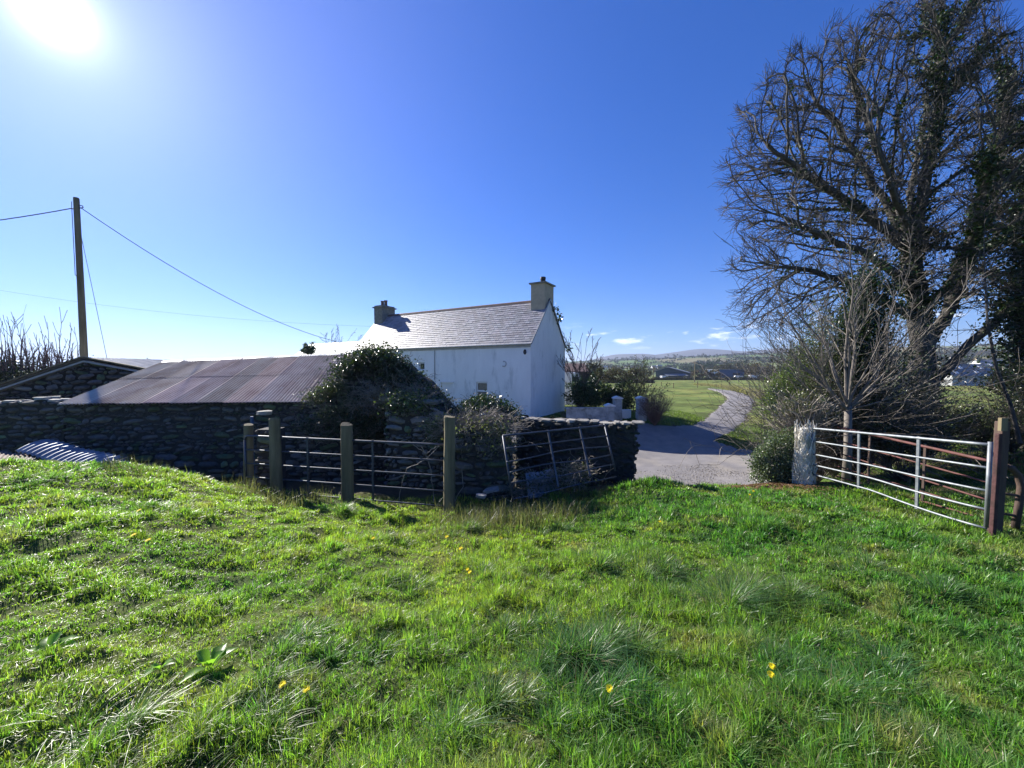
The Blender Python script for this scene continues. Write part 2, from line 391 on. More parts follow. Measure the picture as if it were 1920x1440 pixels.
def lawn_col(x, y):
    """living colour of the sward: yellow-green, deep green, straw"""
    a = fbm(x*.55, y*.55, 41, 4); b = fbm(x*1.7, y*1.7, 42, 3); s = fbm(x*2.3+9, y*2.3, 43, 3)
    yg = np.array((.255, .335, .065)); dg = np.array((.100, .220, .050)); st = np.array((.32, .30, .13))
    t = np.clip((a-.32)/.36+.25*(x > 0)*np.clip(x/6, 0, 1)*0, 0, 1)[..., None]
    side = sstep(np.asarray(x), -1.0, 3.5)[..., None]
    t = np.clip(t*.55+side*.45+(b[..., None]-.5)*.9, 0, 1)
    c = yg*(1-t)+dg*t
    ss = sstep(s, .60, .78)[..., None]*.55
    return c*(1-ss)+st*ss

def build_ground():
    rr = np.concatenate([[0.0], np.geomspace(.35, 9000, 330)]); na = 960
    an = np.arange(na)*2*math.pi/na
    X = rr[:, None]*np.sin(an)[None]; Y = rr[:, None]*np.cos(an)[None]
    x = X.ravel(); y = Y.ravel()
    z = h(x, y, True)
    c = lawn_col(x, y)*.5
    earth = np.array((.055, .04, .028)); soil = np.array((.10, .085, .06))
    r = np.hypot(x, y)
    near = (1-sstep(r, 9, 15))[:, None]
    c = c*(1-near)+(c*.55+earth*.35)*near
    # bare and shaded ground behind the walls and under the trees
    bare = ((y > 8.4) & (y < 21) & (x < 3.1) & (r < 45)) | (onroad(x, y, .4))
    c[bare] = soil*.8
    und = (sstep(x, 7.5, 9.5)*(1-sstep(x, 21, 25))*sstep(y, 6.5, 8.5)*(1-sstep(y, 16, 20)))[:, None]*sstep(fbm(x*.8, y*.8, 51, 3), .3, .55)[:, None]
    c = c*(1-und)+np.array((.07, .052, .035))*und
    # distant fields
    far = sstep(r, 150, 300)[:, None]
    cs = 95.0
    gx = np.floor(x/cs+.6*fbm(x/170, y/170, 61, 2)); gy = np.floor(y/(cs*1.5)+.6*fbm(x/150+7, y/150, 62, 2))
    k = _hash(gx, gy, 5)
    pal = np.array([(.10, .15, .045), (.075, .12, .04), (.14, .17, .06), (.11, .095, .06), (.16, .15, .085), (.06, .085, .04)])
    fc = pal[np.clip((k*6).astype(int), 0, 5)]
    c = c*(1-far)+fc*far
    mid = (sstep(r, 16, 26)*(1-sstep(r, 200, 300)))[:, None]
    mg = np.array((.125, .165, .045))*(1-.4*sstep(fbm(x/3, y/3, 71, 4), .4, .65))[:, None]+np.array((.06, .04, .015))*sstep(fbm(x/5, y/5, 72, 3), .5, .7)[:, None]
    c = np.where(bare[:, None], c, c*(1-mid)+mg*mid)
    i = np.arange(len(rr)-1)[:, None]; j = np.arange(na)[None]; j2 = (j+1) % na
    f = np.stack([(i*na+j), (i*na+j2), ((i+1)*na+j2), ((i+1)*na+j)], -1).reshape(-1, 4)
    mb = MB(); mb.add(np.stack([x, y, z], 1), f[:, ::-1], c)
    m = mat('ground', (.72, .72, .72), (1.3, 1.28, 1.2), nscale=.9, ndet=10, rough=1, attr=True, bump=.9, bscale=6, bdist=.05, contrast=(.3, .7), spec=.1)
    o = mb.build('ground', m, smooth=True); tag(o, kind='structure')
build_ground()

def build_road():
    cs = .16
    px = np.array([p[0] for p in ROADW]); py = np.array([p[1] for p in ROADW])
    xs = np.arange(px.min()-1, min(px.max(), 60)+1, cs); ys = np.arange(py.min()-1, py.max()+1, cs)
    X, Y = np.meshgrid(xs, ys)
    ins = onroad(X+cs/2, Y+cs/2, .3)[:-1, :-1]
    use = np.zeros(X.shape, bool)
    use[:-1, :-1] |= ins; use[1:, :-1] |= ins; use[:-1, 1:] |= ins; use[1:, 1:] |= ins
    idx = -np.ones(X.shape, int); idx[use] = np.arange(use.sum())
    x = X[use]; y = Y[use]
    z = h(x, y)+.022+.0016*np.maximum(0, y-15)+(fbm(x*1.5, y*1.5, 81, 4)-.5)*.03*(1-sstep(y, 14, 24))
    c = np.array((.19, .18, .18))*np.ones((len(x), 3))
    n = fbm(x*.9, y*.9, 83, 5); n = n*(1-.75*sstep(y, 16, 26))+.5*.75*sstep(y, 16, 26); c *= (.8+.5*n)[:, None]
    gr = sstep(fbm(x*.7+3, y*.35, 84, 4), .52, .68)[:, None]; gr = gr*(1-.7*sstep(y, 16, 26))[:, None]; c = c*(1-gr*.5)+np.array((.30, .27, .225))*gr*.5
    lit = sstep(fbm(x*2.2, y*2.2, 85, 3), .5, .7)*np.exp(-((x-5.6)**2+(y-8.9)**2)/1.8); c = c*(1-lit[:, None])+np.array((.20, .13, .075))*lit[:, None]
    I, J = np.nonzero(ins)
    f = np.stack([idx[I, J], idx[I, J+1], idx[I+1, J+1], idx[I+1, J]], 1)
    cnt = np.bincount(f.ravel(), minlength=len(x)); z = z-np.where(cnt < 4, .10*(1-sstep(y, 14, 24))+.004*np.maximum(0, y-15), 0)
    mb = MB(); mb.add(np.stack([x, y, z], 1), f, c)
    m = mat('worn_tarmac', (.7, .7, .72), (1.2, 1.18, 1.15), nscale=2.2, ndet=12, rough=.95, attr=True, bump=.4, bscale=30, contrast=(.15, .85), bdist=.015)
    tag(mb.build('road', m, smooth=True), kind='structure')
build_road()

def build_mountains():
    mb = MB()
    for (D, pts, s) in ((3000, [(700,690),(1060,684),(1110,674),(1150,665),(1190,664),(1215,667),(1245,663),(1275,659),(1300,655),(1325,657),(1350,659.5),(1385,660.5),(1420,664),(1500,660),(1650,656),(1800,662),(1960,672),(2200,692)], 1),
                        (2300, [(1180,692),(1260,676),(1330,668),(1370,663),(1400,658.5),(1440,655),(1500,652),(1600,652),(1750,650),(1900,655),(2100,690)], 2)):
        x0, x1 = pts[0][0], pts[-1][0]
        pxs = np.linspace(x0, x1, 260); top = np.interp(pxs, [p[0] for p in pts], [p[1] for p in pts])
        rows = []
        for k, t in enumerate(np.linspace(0, 1, 26)):
            dd = D*(1+.35*(t-.5)*2)
            prof = math.cos((t-.5)*math.pi)**.9 if 0 < t < 1 else 0
            xx = (pxs-960)/FPX*D; yy = np.full_like(xx, dd)
            hz = (693-top)/FPX*D+CAMZ
            zz = -6+(hz+6)*prof+(fbm(xx/230, yy/230, 90+s, 4)-.5)*42*prof*(1-prof)*2
            rows.append(np.stack([xx, yy, zz], 1))
        v = np.concatenate(rows); n = len(pxs)
        i = np.arange(25)[:, None]; j = np.arange(n-1)[None]
        f = np.stack([i*n+j, i*n+j+1, (i+1)*n+j+1, (i+1)*n+j], -1).reshape(-1, 4)
        mb.add(v, f)
    m = mat('heather_moor', (.062, .055, .060), (.050, .052, .042), nscale=.006, rough=1, bump=.4, bscale=.01, bdist=20)
    tag(mb.build('mountains', m, smooth=True), kind='structure')
build_mountains()

# ------------------------------------------------------------------ house
def H3(base, a, b, t, w, z):
    return np.array((base[0]+a[0]*t+b[0]*w, base[1]+a[1]*t+b[1]*w, z))
def slates(mb, P0, ea, eu, L, S, nw, nh, nrm, r):
    """overlapping slates on a slope: P0 low corner, ea along, eu up slope"""
    for i in range(nh):
        off = (i % 2)*.5
        for j in range(-1, nw+1):
            t0 = max(0, (j+off)/nw*L+.004); t1 = min(L, (j+1+off)/nw*L-.004)
            if t1-t0 < .03: continue
            s0 = i/nh*S; s1 = min(S, (i+1.25)/nh*S)
            th = .010+r.uniform(0, .006); lift = r.uniform(0, .006)
            g = r.uniform(.7, 1.25); cc = np.array((.225, .225, .25))*g*np.array((1+r.uniform(-.05, .08), 1, 1))
            p = [P0+ea*t0+eu*s0, P0+ea*t1+eu*s0, P0+ea*t1+eu*s1, P0+ea*t0+eu*s1]
            lo = [q+nrm*(.018+lift+(.012 if k < 2 else -.012)) for k, q in enumerate(p)]
            hi = [q+nrm*th for q in lo]
            mb.add(lo+hi, np.array([(4, 5, 6, 7), (0, 1, 5, 4), (1, 2, 6, 5), (3, 0, 4, 7)]), cc)
def build_house():
    r = np.random.default_rng(3)
    A = np.array((-.866, .5, 0)); B = np.array((.5, .866, 0)); Z = np.array((0, 0, 1.0))
    C = np.array((1.165, 24.0, 0)); L = 16.6; Wd = 5.6; zg = -2.4; ze = 3.32; zr = 6.42
    root = thing('farmhouse', 'two storey whitewashed farmhouse with a slate roof and a chimney at each end', 'house', (C[0], C[1], -1.5))
    P = lambda t, w, z: C+A*t+B*w+Z*z
    # wall shell with openings is one mesh; openings sit as recessed frames set proud of dark reveals
    ops = [(3.23, 4.16, -.39, .82), (6.15, 7.25, -1.5, .72), (8.78, 9.38, 1.60, 2.20)]
    wl = MB()
    # front face as strips round the openings
    ts = sorted(set([0, L]+[o[0] for o in ops]+[o[1] for o in ops])); zs = sorted(set([zg, ze]+[o[2] for o in ops]+[o[3] for o in ops]))
    for i in range(len(ts)-1):
        for j in range(len(zs)-1):
            tm = (ts[i]+ts[i+1])/2; zm = (zs[j]+zs[j+1])/2
            if any(o[0] < tm < o[1] and o[2] < zm < o[3] for o in ops): continue
            n = max(1, int((ts[i+1]-ts[i])/.4)); k = max(1, int((zs[j+1]-zs[j])/.4))
            T = np.linspace(ts[i], ts[i+1], n+1); Q = np.linspace(zs[j], zs[j+1], k+1)
            v = [P(a_, 0, b_) for a_ in T for b_ in Q]
            f = [((a_)*(k+1)+b_, (a_)*(k+1)+b_+1, (a_+1)*(k+1)+b_+1, (a_+1)*(k+1)+b_) for a_ in range(n) for b_ in range(k)]
            wl.add(v, np.array(f))
    dp = .16
    for (t0, t1, z0, z1) in ops:   # reveals
        q = [(t0, z0), (t1, z0), (t1, z1), (t0, z1)]
        v = [P(a_, 0, b_) for a_, b_ in q]+[P(a_, dp, b_) for a_, b_ in q]
        wl.add(v, np.array([(i, (i+1) % 4, 4+(i+1) % 4, 4+i) for i in range(4)]))
    g = [P(0, 0, zg), P(0, Wd, zg), P(0, Wd, ze), P(0, Wd/2, zr-.02), P(0, 0, ze)]
    wl.add(g, np.arange(5).reshape(1, 5))
    g2 = [q+A*L for q in g]; wl.add(g2, np.arange(5)[::-1].reshape(1, 5))
    wl.add([P(0, Wd, zg), P(L, Wd, zg), P(L, Wd, ze), P(0, Wd, ze)], np.arange(4).reshape(1, 4))
    wl.build('wall', M['white'], root)
    # roof
    up = (P(0, Wd/2, zr)-P(0, 0, ze)); S = np.linalg.norm(up); eu = up/S; nrm = np.cross(eu, A); nrm = nrm*np.sign(nrm[2])
    up2 = (P(0, Wd/2, zr)-P(0, Wd, ze)); eu2 = up2/S; nr2 = np.cross(A, eu2); nr2 = nr2*np.sign(nr2[2])
    rf = MB(); ov = .10
    slates(rf, P(-.06, 0, ze)-eu*ov, A, eu, L+.12, S+ov, 52, 20, nrm, r)
    slates(rf, P(-.06, Wd, ze)-eu2*ov, A, eu2, L+.12, S+ov, 52, 20, nr2, r)
    for (e_, n_, w_) in ((eu, nrm, 0), (eu2, nr2, Wd)):
        v = [P(-.05, w_, ze)-e_*ov, P(L+.05, w_, ze)-e_*ov, P(L+.05, Wd/2, zr), P(-.05, Wd/2, zr)]
        rf.add(v, np.arange(4).reshape(1, 4), (.05, .05, .05))
    roof = rf.build('roof', M['slate'], root)
    rt = MB(); nrt = 36
    for i in range(nrt):
        t0 = -.05+i*(L+.1)/nrt; t1 = t0+(L+.1)/nrt-.01
        pr = [P(t0, Wd/2-.17, zr-.12), P(t0, Wd/2-.1, zr+.02), P(t0, Wd/2, zr+.085), P(t0, Wd/2+.1, zr+.02), P(t0, Wd/2+.17, zr-.12)]
        prism(rt, pr, A*(t1-t0))
    rt.build('ridge_tiles', M['ridge'], roof)
    vg = MB()
    for (e_, w_) in ((eu, -.02), (eu2, Wd+.02)):
        p0 = P(-.085, w_, ze)-e_*ov; obox(vg, p0+e_*(S+ov)/2+Z*.01, A*.018, e_*(S+ov)/2, np.cross(A, e_)*.05)
    vg.build('verge_strip', M['gutter'], roof)
    ft = MB()
    obox(ft, P(L/2, -.035, ze-.14), A*(L/2), B*.022, Z*.13)
    ft.build('fascia', M['gutter'], root)
    gt = MB(); tube(gt, [P(-.05, -.13, ze-.075), P(L, -.13, ze-.10)], .055, 10)
    gt.build('gutter', M['gutter'], root)
    # chimneys
    def chim(t0, t1, lb, top, matn, pots):
        c = MB(); w0 = Wd/2-lb/2
        obox(c, P((t0+t1)/2, Wd/2, (top+ze+1.1)/2), A*(t1-t0)/2, B*lb/2, Z*(top-ze-1.1)/2)
        ch = c.build('chimney', M[matn], roof)
        k = MB(); obox(k, P((t0+t1)/2, Wd/2, top+.05), A*((t1-t0)/2+.11), B*(lb/2+.11), Z*.048)
        if matn == 'conc': obox(k, P((t0+t1)/2, Wd/2, top+.16), A*((t1-t0)/2-.02), B*(lb/2-.02), Z*.058)
        k.build('chimney_cap', M['conc'], ch)
        return ch
    c1 = chim(.03, 1.06, 1.45, 7.42, 'buff', 1)
    pm = MB(); pc = P(.5, Wd/2, 7.52)
    tube(pm, [pc, pc+Z*.12], .24, 14); tube(pm, [pc+Z*.12, pc+Z*.2], .11, 12); tube(pm, [pc+Z*.2, pc+Z*.34, pc+Z*.36, pc+Z*.48], [.17, .19, .2, .18], 14)
    pm.build('chimney_cowl', M['black'], c1)
    c2 = chim(L-1.06, L-.03, 1.45, 7.05, 'conc', 2)
    for dt in (-.2, .28):
        pm = MB(); pc = P(L-.53+dt, Wd/2+.1*dt, 7.27); tube(pm, [pc, pc+Z*.42, pc+Z*.42, pc+Z*.5], [.14, .13, .16, .16], 14)
        pm.build('chimney_pot', M['ridge'], c2)
    # openings
    def opening(name, o, kind):
        t0, t1, z0, z1 = o; d = .11
        if kind == 'door':
            dm = MB(); obox(dm, P((t0+t1)/2, d, (z0+z1)/2), A*(t1-t0)/2, B*.03, Z*(z1-z0)/2)
            for q in range(5): obox(dm, P(t0+(t1-t0)*(q+.5)/5, d-.035, (z0+z1)/2), A*.095, B*.008, Z*((z1-z0)/2-.08))
            dd = dm.build('door', M['frame'], root)
            hm = MB(); tube(hm, [P(t0+.12, d-.09, -.45), P(t0+.12, d-.09, -.3)], .02, 6); hm.build('door_handle', M['black'], dd)
            lm = MB(); obox(lm, P((t0+t1)/2, -.03, z1+.04), A*((t1-t0)/2+.1), B*.035, Z*.04); lm.build('lintel', M['frame'], dd)
            return
        km = MB(); obox(km, P((t0+t1)/2, d+.03, (z0+z1)/2), A*((t1-t0)/2-.001), B*.012, Z*((z1-z0)/2-.001)); t0 += .022; t1 -= .022; z0 += .02; z1 -= .02  # black backing box; its rim paints reveal shade round the frame
        fm = MB(); fw = .07
        obox(fm, P((t0+t1)/2, d, z1-fw/2), A*(t1-t0)/2, B*.04, Z*fw/2); obox(fm, P((t0+t1)/2, d, z0+fw/2), A*(t1-t0)/2, B*.04, Z*fw/2)
        for tt in (t0+fw/2, t1-fw/2): obox(fm, P(tt, d, (z0+z1)/2), A*fw/2, B*.04, Z*((z1-z0)/2-fw))
        if kind == 'sash': obox(fm, P((t0+t1)/2, d-.01, (z0+z1)/2), A*((t1-t0)/2-fw), B*.03, Z*.06)
        wn = fm.build('window', M['frame'], root)
        km.build('painted_reveal_shade', M['black'], wn)
        pnm = MB()
        if kind == 'sash':
            for (a_, b_) in ((z0+fw, (z0+z1)/2-.06), ((z0+z1)/2+.06, z1-fw)):
                obox(pnm, P((t0+t1)/2, d+.005, (a_+b_)/2), A*((t1-t0)/2-fw-.05), B*.01, Z*((b_-a_)/2-.03))
                for q in (-.17, .14): obox(pnm, P((t0+t1)/2+q, d-.008, (a_+b_)/2), A*.012, B*.008, Z*((b_-a_)/2-.05))
        else: obox(pnm, P((t0+t1)/2, d+.005, (z0+z1)/2), A*((t1-t0)/2-fw), B*.01, Z*((z1-z0)/2-fw))
        pnm.build('pane', M['board'] if kind == 'sash' else M['glass'], wn)
        sl = MB(); obox(sl, P((t0+t1)/2, -.03, z0-.03), A*((t1-t0)/2+.06), B*.05, Z*.03); sl.build('sill', M['white'], wn)
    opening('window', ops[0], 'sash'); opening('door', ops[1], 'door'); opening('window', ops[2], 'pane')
    pp = MB(); tube(pp, [P(7.78, -.03, ze-.28), P(7.80, -.03, .9)], .018, 6); pp.build('wall_cable', M['black'], root)
    br = MB()
    th = np.linspace(0, 2*math.pi, 17); tube(br, [P(.40+.075*math.cos(q), -.035, 2.76+.135*math.sin(q)) for q in th], .027, 6); tube(br, [P(.40, -.04, 2.66), P(.40, -.04, 2.86)], .02, 6)
    br.build('wall_bracket', M['black'], root)
    cr = MB(); th = np.linspace(-2.2, 1.9, 12); tube(cr, [P(1.95-.17*math.cos(q), -.012, 2.02+.17*math.sin(q)) for q in th], .035, 6)
    cr.build('tie_plate', M['gutter'], root)
    # low annex beyond the far gable
    an = thing('annex', 'low outbuilding with a pale sunlit roof behind the rusty barn, beside the farmhouse', 'outbuilding', tuple(P(L+.05, 0, -1.6)))
    w = MB(); t0, t1 = L+.06, L+10.5; ye, yr = 2.6, 4.25
    g = [P(t0, .6, -1.9), P(t0, 5.2, -1.9), P(t0, 5.2, ye), P(t0, 2.9, yr), P(t0, .6, ye)]
    prism(w, g, A*(t1-t0)); w.build('wall', M['white'], an)
    w = MB()
    for (wa) in (.45, 5.35):
        e0 = P(t0, wa, ye-.05); e1 = P(t0, 2.9, yr+.06); n_ = 70; ca = []
        v = []
        for i in range(n_+1):
            zf = .02*math.sin(i*1.3)
            v += [e0+A*(t1-t0+.1)*i/n_+Z*zf, e1+A*(t1-t0+.1)*i/n_+Z*zf]
        w.add(v, np.array([(2*i, 2*i+2, 2*i+3, 2*i+1) for i in range(n_)]))
    w.build('roof', M['sheet'], an)
    # ivy sprigs over the far verge
    iv = MB(); c = np.concatenate([P(-.12, Wd/2+.7+.5*i, zr-.6-.55*i)+r.normal(size=(60, 3))*np.array((.16, .16, .22)) for i in (0, 1)]+[P(-.15, Wd+.15, ze-.1)+r.normal(size=(60, 3))*.15])
    leaves(iv, c, .16, (.03, .055, .02), r=r)
    tag(iv.build('climbing_ivy', M['leaf']), 'sprigs of ivy growing over the far roof edge of the white gable', 'ivy')
build_house()

# ------------------------------------------------------------------ rubble stone walls
def stone_face(mb, O, A, nrm, length, zbot, ztop, r, sz=(.16, .09), tone=(.17, .165, .155)):
    """irregular courses of bulging stones on a vertical face. ztop/zbot are functions of distance along"""
    A = np.asarray(A, float); nrm = np.asarray(nrm, float); Z = np.array((0, 0, 1.0))
    z = min(zbot(t) for t in np.linspace(0, length, 9)); zmax = max(ztop(t) for t in np.linspace(0, length, 30))
    while z < zmax:
        ch = r.uniform(.06, .17) if r.random() < .8 else r.uniform(.15, .24)
        t = -r.uniform(0, .2)
        while t < length:
            w = ch*(r.uniform(.9, 3.8) if r.random() < .75 else r.uniform(.6, 1.2)); w = min(max(w, .07), .6); zj = r.normal()*.018; tl_ = r.normal()*.10
            tm = t+w/2
            if -.05 < tm < length+.02 and z < ztop(min(max(tm, 0), length))-ch*.3 and z+ch > zbot(min(max(tm, 0), length))-.1:
                n = 4
                u = np.linspace(-1, 1, n); g = .012
                U, V = np.meshgrid(u, u)
                jit = r.uniform(-.13, .13, size=(2, n, n))
                cor = 1-.30*(np.abs(U)*np.abs(V))
                px_ = (U*cor+jit[0]*.9)*(w/2-g); pz_ = (V*cor+jit[1]*1.3)*(ch/2-g*.7)*r.uniform(.8, 1.15)+U*tl_*w/2+zj
                prot = r.uniform(.005, .055)
                dd = prot+(.032*(1-U**4)*(1-V**4))+r.uniform(-.009, .009, (n, n))
                edge = (np.abs(U) > .99) | (np.abs(V) > .99); dd = np.where(edge, prot-.05, dd)
                v = O+A*(tm+px_.ravel()[:, None])+Z*((z+ch/2+pz_.ravel())[:, None])+nrm*dd.ravel()[:, None]
                f = [(a*n+b, a*n+b+1, (a+1)*n+b+1, (a+1)*n+b) for a in range(n-1) for b in range(n-1)]
                k = r.uniform(.45, 1.35) if r.random() < .93 else r.uniform(1.5, 2.3)
                c = (np.array(tone)*np.array((.8, 1.05, .62)) if r.random() < .22 else np.array(tone))*.88*(.40+.60*k)*np.array((1+r.uniform(-.06, .10), 1, 1+r.uniform(-.10, .08)))
                mb.add(v, np.array(f), c)
            t += w
        z += ch
def cap_stones(mb, O, A, B, length, ztop, depth, r, tone=(.24, .235, .21), flat=.05):
    Z = np.array((0, 0, 1.0)); t = 0
    while t < length:
        w = r.uniform(.14, .42); th = r.uniform(.02, flat); dx = r.uniform(-.04, .04)
        for row in range(2 if depth > .35 else 1):
            dd = depth/2 if depth > .35 else depth
            c = O+A*(t+w/2)+B*(dd*(row+.5)+dx)+Z*(ztop(min(t+w/2, length))+th)
            v = []
            for k in range(2):
                for q in range(7):
                    an = q/7*2*math.pi+r.uniform(-.2, .2); ra = r.uniform(.85, 1.12)
                    v.append(c+A*math.cos(an)*w*.54*ra+B*math.sin(an)*dd*.56*ra+Z*((1 if k else -1)*th+r.uniform(-.012, .012)))
            f = [np.array([(i, (i+1) % 7, 7+(i+1) % 7, 7+i) for i in range(7)]), np.arange(7, 14).reshape(1, 7)]
            mb.add(v, f, np.array(tone)*r.uniform(.6, 1.4))
        t += w
def wall_core(mb, O, A, B, length, zbot, ztop, depth, n=24, inset=.02):
    Z = np.array((0, 0, 1.0)); v = []
    for i in range(n+1):
        t = length*i/n
        for (w, z) in ((inset, zbot(t)-.3), (inset, ztop(t)), (depth-inset, ztop(t)), (depth-inset, zbot(t)-.3)):
            v.append(O+A*t+B*w+Z*z)
    f = [(4*i+k, 4*i+(k+1) % 4, 4*i+4+(k+1) % 4, 4*i+4+k) for i in range(n) for k in range(4)]+[(0, 1, 2, 3), (4*n+3, 4*n+2, 4*n+1, 4*n)]
    mb.add(v, np.array(f), (.3, .3, .3))
CR = lambda z: z+CAMZ     # height given relative to the eye

def corrug(mb, P00, P10, P11, P01, pitch=.088, amp=.020, nv=10, jit=None, col=None, thick=.0):
    """corrugated sheet: P00-P10 runs across the corrugations, P00-P01 along them"""
    P00, P10, P11, P01 = [np.asarray(q, float) for q in (P00, P10, P11, P01)]
    Lw = np.linalg.norm(P10-P00); k = max(2, int(round(Lw/pitch)))
    nu = k*6+1; U = np.linspace(0, 1, nu)[:, None, None]; V = np.linspace(0, 1, nv)[None, :, None]
    P = (P00*(1-U)+P10*U)*(1-V)+(P01*(1-U)+P11*U)*V
    n = np.cross(P10-P00, P01-P00); n /= np.linalg.norm(n); n = n*np.sign(n[2])
    wv = np.sin(U[..., 0]*k*2*math.pi)*amp
    if jit is not None: wv = wv+jit(U[..., 0], V[..., 0])
    P = P+n*wv[..., None]
    idx = np.arange(nu*nv).reshape(nu, nv)
    f = np.stack([idx[:-1, :-1], idx[1:, :-1], idx[1:, 1:], idx[:-1, 1:]], -1).reshape(-1, 4)
    mb.add(P.reshape(-1, 3), f, col if col is None or np.ndim(col) == 1 else np.broadcast_to(col, P.shape).reshape(-1, 3))
    return n

def build_barn():
    r = np.random.default_rng(11)
    A = np.array((.9952, .0958, 0)); B = np.array((-.0958, .9952, 0)); Z = np.array((0, 0, 1.0))
    O = np.array((-11.8, 10.15, 0)); L = 6.2; ze = CR(-.90)
    root = thing('stone_barn', 'low rubble stone barn with a rusty corrugated roof', 'barn', (O[0], O[1], -1.1))
    zb = lambda t: -1.35
    w = MB(); top = lambda t: ze-.03
    wall_core(w, O-A*.05, A, B, L+.1, zb, top, .45)
    prism(w, [O+B*.4+Z*-1.6, O+B*6.9+Z*-1.6, O+B*6.9+Z*(ze-.05), O+B*3.4+Z*(ze+1.05), O+B*.4+Z*(ze-.05)], A*.4, (.3, .3, .3))
    core = w.build('wall', M['mortar'], root)
    w = MB(); stone_face(w, O-A*.1, A, -B, L+.6, zb, top, r); w.build('stonework', M['stone'], core)
    # roof, sheet by sheet, each slightly different
    EL = O-B*.17+Z*ze; ER = O+A*(L+.45)-B*.17+Z*(ze+.01); RL = O+B*3.25+Z*CR(.27); RR = O+A*(L+.15)+B*3.65+Z*CR(.60)
    rm = MB(); ns = 10
    for i in range(ns):
        a = i/ns; b = (i+1.06)/ns
        lift = (i % 2)*.009; sg = r.uniform(-.006, .008); ex = r.uniform(-.03, .03)
        e0 = EL*(1-a)+ER*a-B*ex; e1 = EL*(1-b)+ER*b-B*ex; r0 = RL*(1-a)+RR*a; r1 = RL*(1-b)+RR*b
        tone = np.array((1, 1, 1))*r.uniform(.72, 1.2)*np.array((1+r.uniform(-.06, .1), 1, 1-r.uniform(-.05, .08)))
        for (v0, v1, zz) in ((0, .53, 0), (.5, 1, .012)):
            if i == 0 and v0 == 0: pass
            corrug(rm, e0+(r0-e0)*v0+Z*(lift+zz), e1+(r1-e1)*v0+Z*(lift+zz), e1+(r1-e1)*v1+Z*(lift+zz), e0+(r0-e0)*v1+Z*(lift+zz), nv=12,
                   jit=lambda U, V, s=sg: s*np.sin(V*3+U*2), col=tone*r.uniform(.8, 1.2))
    roof = rm.build('roof', M['rust'], root, smooth=True)
    rg = MB(); n = 20
    for s in (-1, 1):
        v = []
        for i in range(n+1):
            p = RL*(1-i/n)+RR*i/n+Z*(.035+.012*math.sin(i*2.1))
            v += [p, p+B*s*.16-Z*.065]
        rg.add(v, np.array([(2*i, 2*i+2, 2*i+3, 2*i+1) for i in range(n)]))
    rg.build('ridge_cap', M['sheet'], roof)
    bk = MB(); corrug(bk, RL, RR, RR+B*3.4-Z*1.25, RL+B*3.4-Z*1.15, nv=4, col=(1, 1, 1)); bk.build('back_slope', M['rust'], roof, smooth=True)
    # ruined wall carrying on to the left
    lw = thing('ruined_wall', 'roofless low rubble wall with pale loose stones on top left of the rusty barn', 'wall', (-14, 9.9, -1.1))
    O2 = O-A*3.4; tp = lambda t: ze+.02+.05*math.sin(t*3)+.04*math.sin(t*7.3)
    w = MB(); wall_core(w, O2, A, B, 3.3, zb, tp, .5); c = w.build('core', M['mortar'], lw)
    w = MB(); stone_face(w, O2, A, -B, 3.3, zb, tp, r); w.build('stonework', M['stone'], lw)
    w = MB(); cap_stones(w, O2, A, B, 3.3, tp, .5, r, tone=(.33, .33, .31), flat=.04); w.build('loose_stones', M['stone'], lw)
    # neighbouring shed whose gable faces us
    sh = thing('stone_shed', 'dark stone shed with pale roof edges whose gable faces the camera left of the barn', 'shed', (-16, 14, -1.1))
    ap = W(168, 672, 14.5); lf = W(-60, 748, 13.6); rt = W(318, 700, 14.9)
    base = -1.5
    g = [np.array((lf[0], lf[1], base)), np.array((rt[0], rt[1], base)), rt-Z*.12, ap-Z*.12, lf-Z*.12]
    back = np.array((-.75, 6.0, 0))
    w = MB(); prism(w, g, back*.9, (.3, .3, .3)); cc = w.build('wall', M['mortar'], sh)
    A2 = (rt-lf); A2[2] = 0; L2 = np.linalg.norm(A2); A2 /= L2; N2 = np.array((A2[1], -A2[0], 0))
    ta = np.dot(ap-lf, A2)
    tpf = lambda t: (lf[2]+(ap[2]-lf[2])*t/ta if t < ta else ap[2]+(rt[2]-ap[2])*(t-ta)/(L2-ta))-.14
    w = MB(); stone_face(w, np.array((lf[0], lf[1], 0)), A2, N2, L2, lambda t: -.9, tpf, r); w.build('stonework', M['stone'], cc)
    w = MB()
    o_ = -back*.03
    corrug(w, lf+o_+Z*.03-A2*.0, lf+back+Z*.03, ap+back+Z*.03, ap+o_+Z*.03, nv=4, col=(.8, .8, .8))
    corrug(w, rt+o_+Z*.03, rt+back+Z*.03, ap+back+Z*.03, ap+o_+Z*.03, nv=4, col=(.8, .8, .8))
    rf = w.build('roof', M['sheet'], sh, smooth=True)
    w = MB()
    for q in (lf, rt):
        d = ap-q; m_ = (ap+q)/2
        obox(w, m_-back*.045+Z*.045, d/2, back*.008, Z*.028)
    w.build('roof_edge', M['post'], rf)
    w = MB()
    for q in (lf, rt):
        d = ap-q; m_ = (ap+q)/2
        obox(w, m_-back*.02-Z*.11, d/2, back*.02, Z*.035)
    w.build('barge_board', M['gutter'], rf)
    # small far roof tops between shed and barn
    bt = thing('lean_to', 'small reddish roofed lean-to peeping between the shed and the barn roof', 'outbuilding', (-14, 17.5, -1))
    q0 = W(238, 690, 17); q1 = W(300, 690, 17); q2 = W(306, 685, 18.5); q3 = W(252, 681, 18.5)
    w = MB(); prism(w, [q0, q1, q2, q3], -Z*.05, (1, 1, 1)); w.build('roof', M['rust'], bt)
    w = MB(); prism(w, [q0-Z*.08, q1-Z*.08, q2-Z*.08, q3-Z*.08], -Z*1.6, (.3, .3, .3)); w.build('wall', M['mortar'], bt)
build_barn()

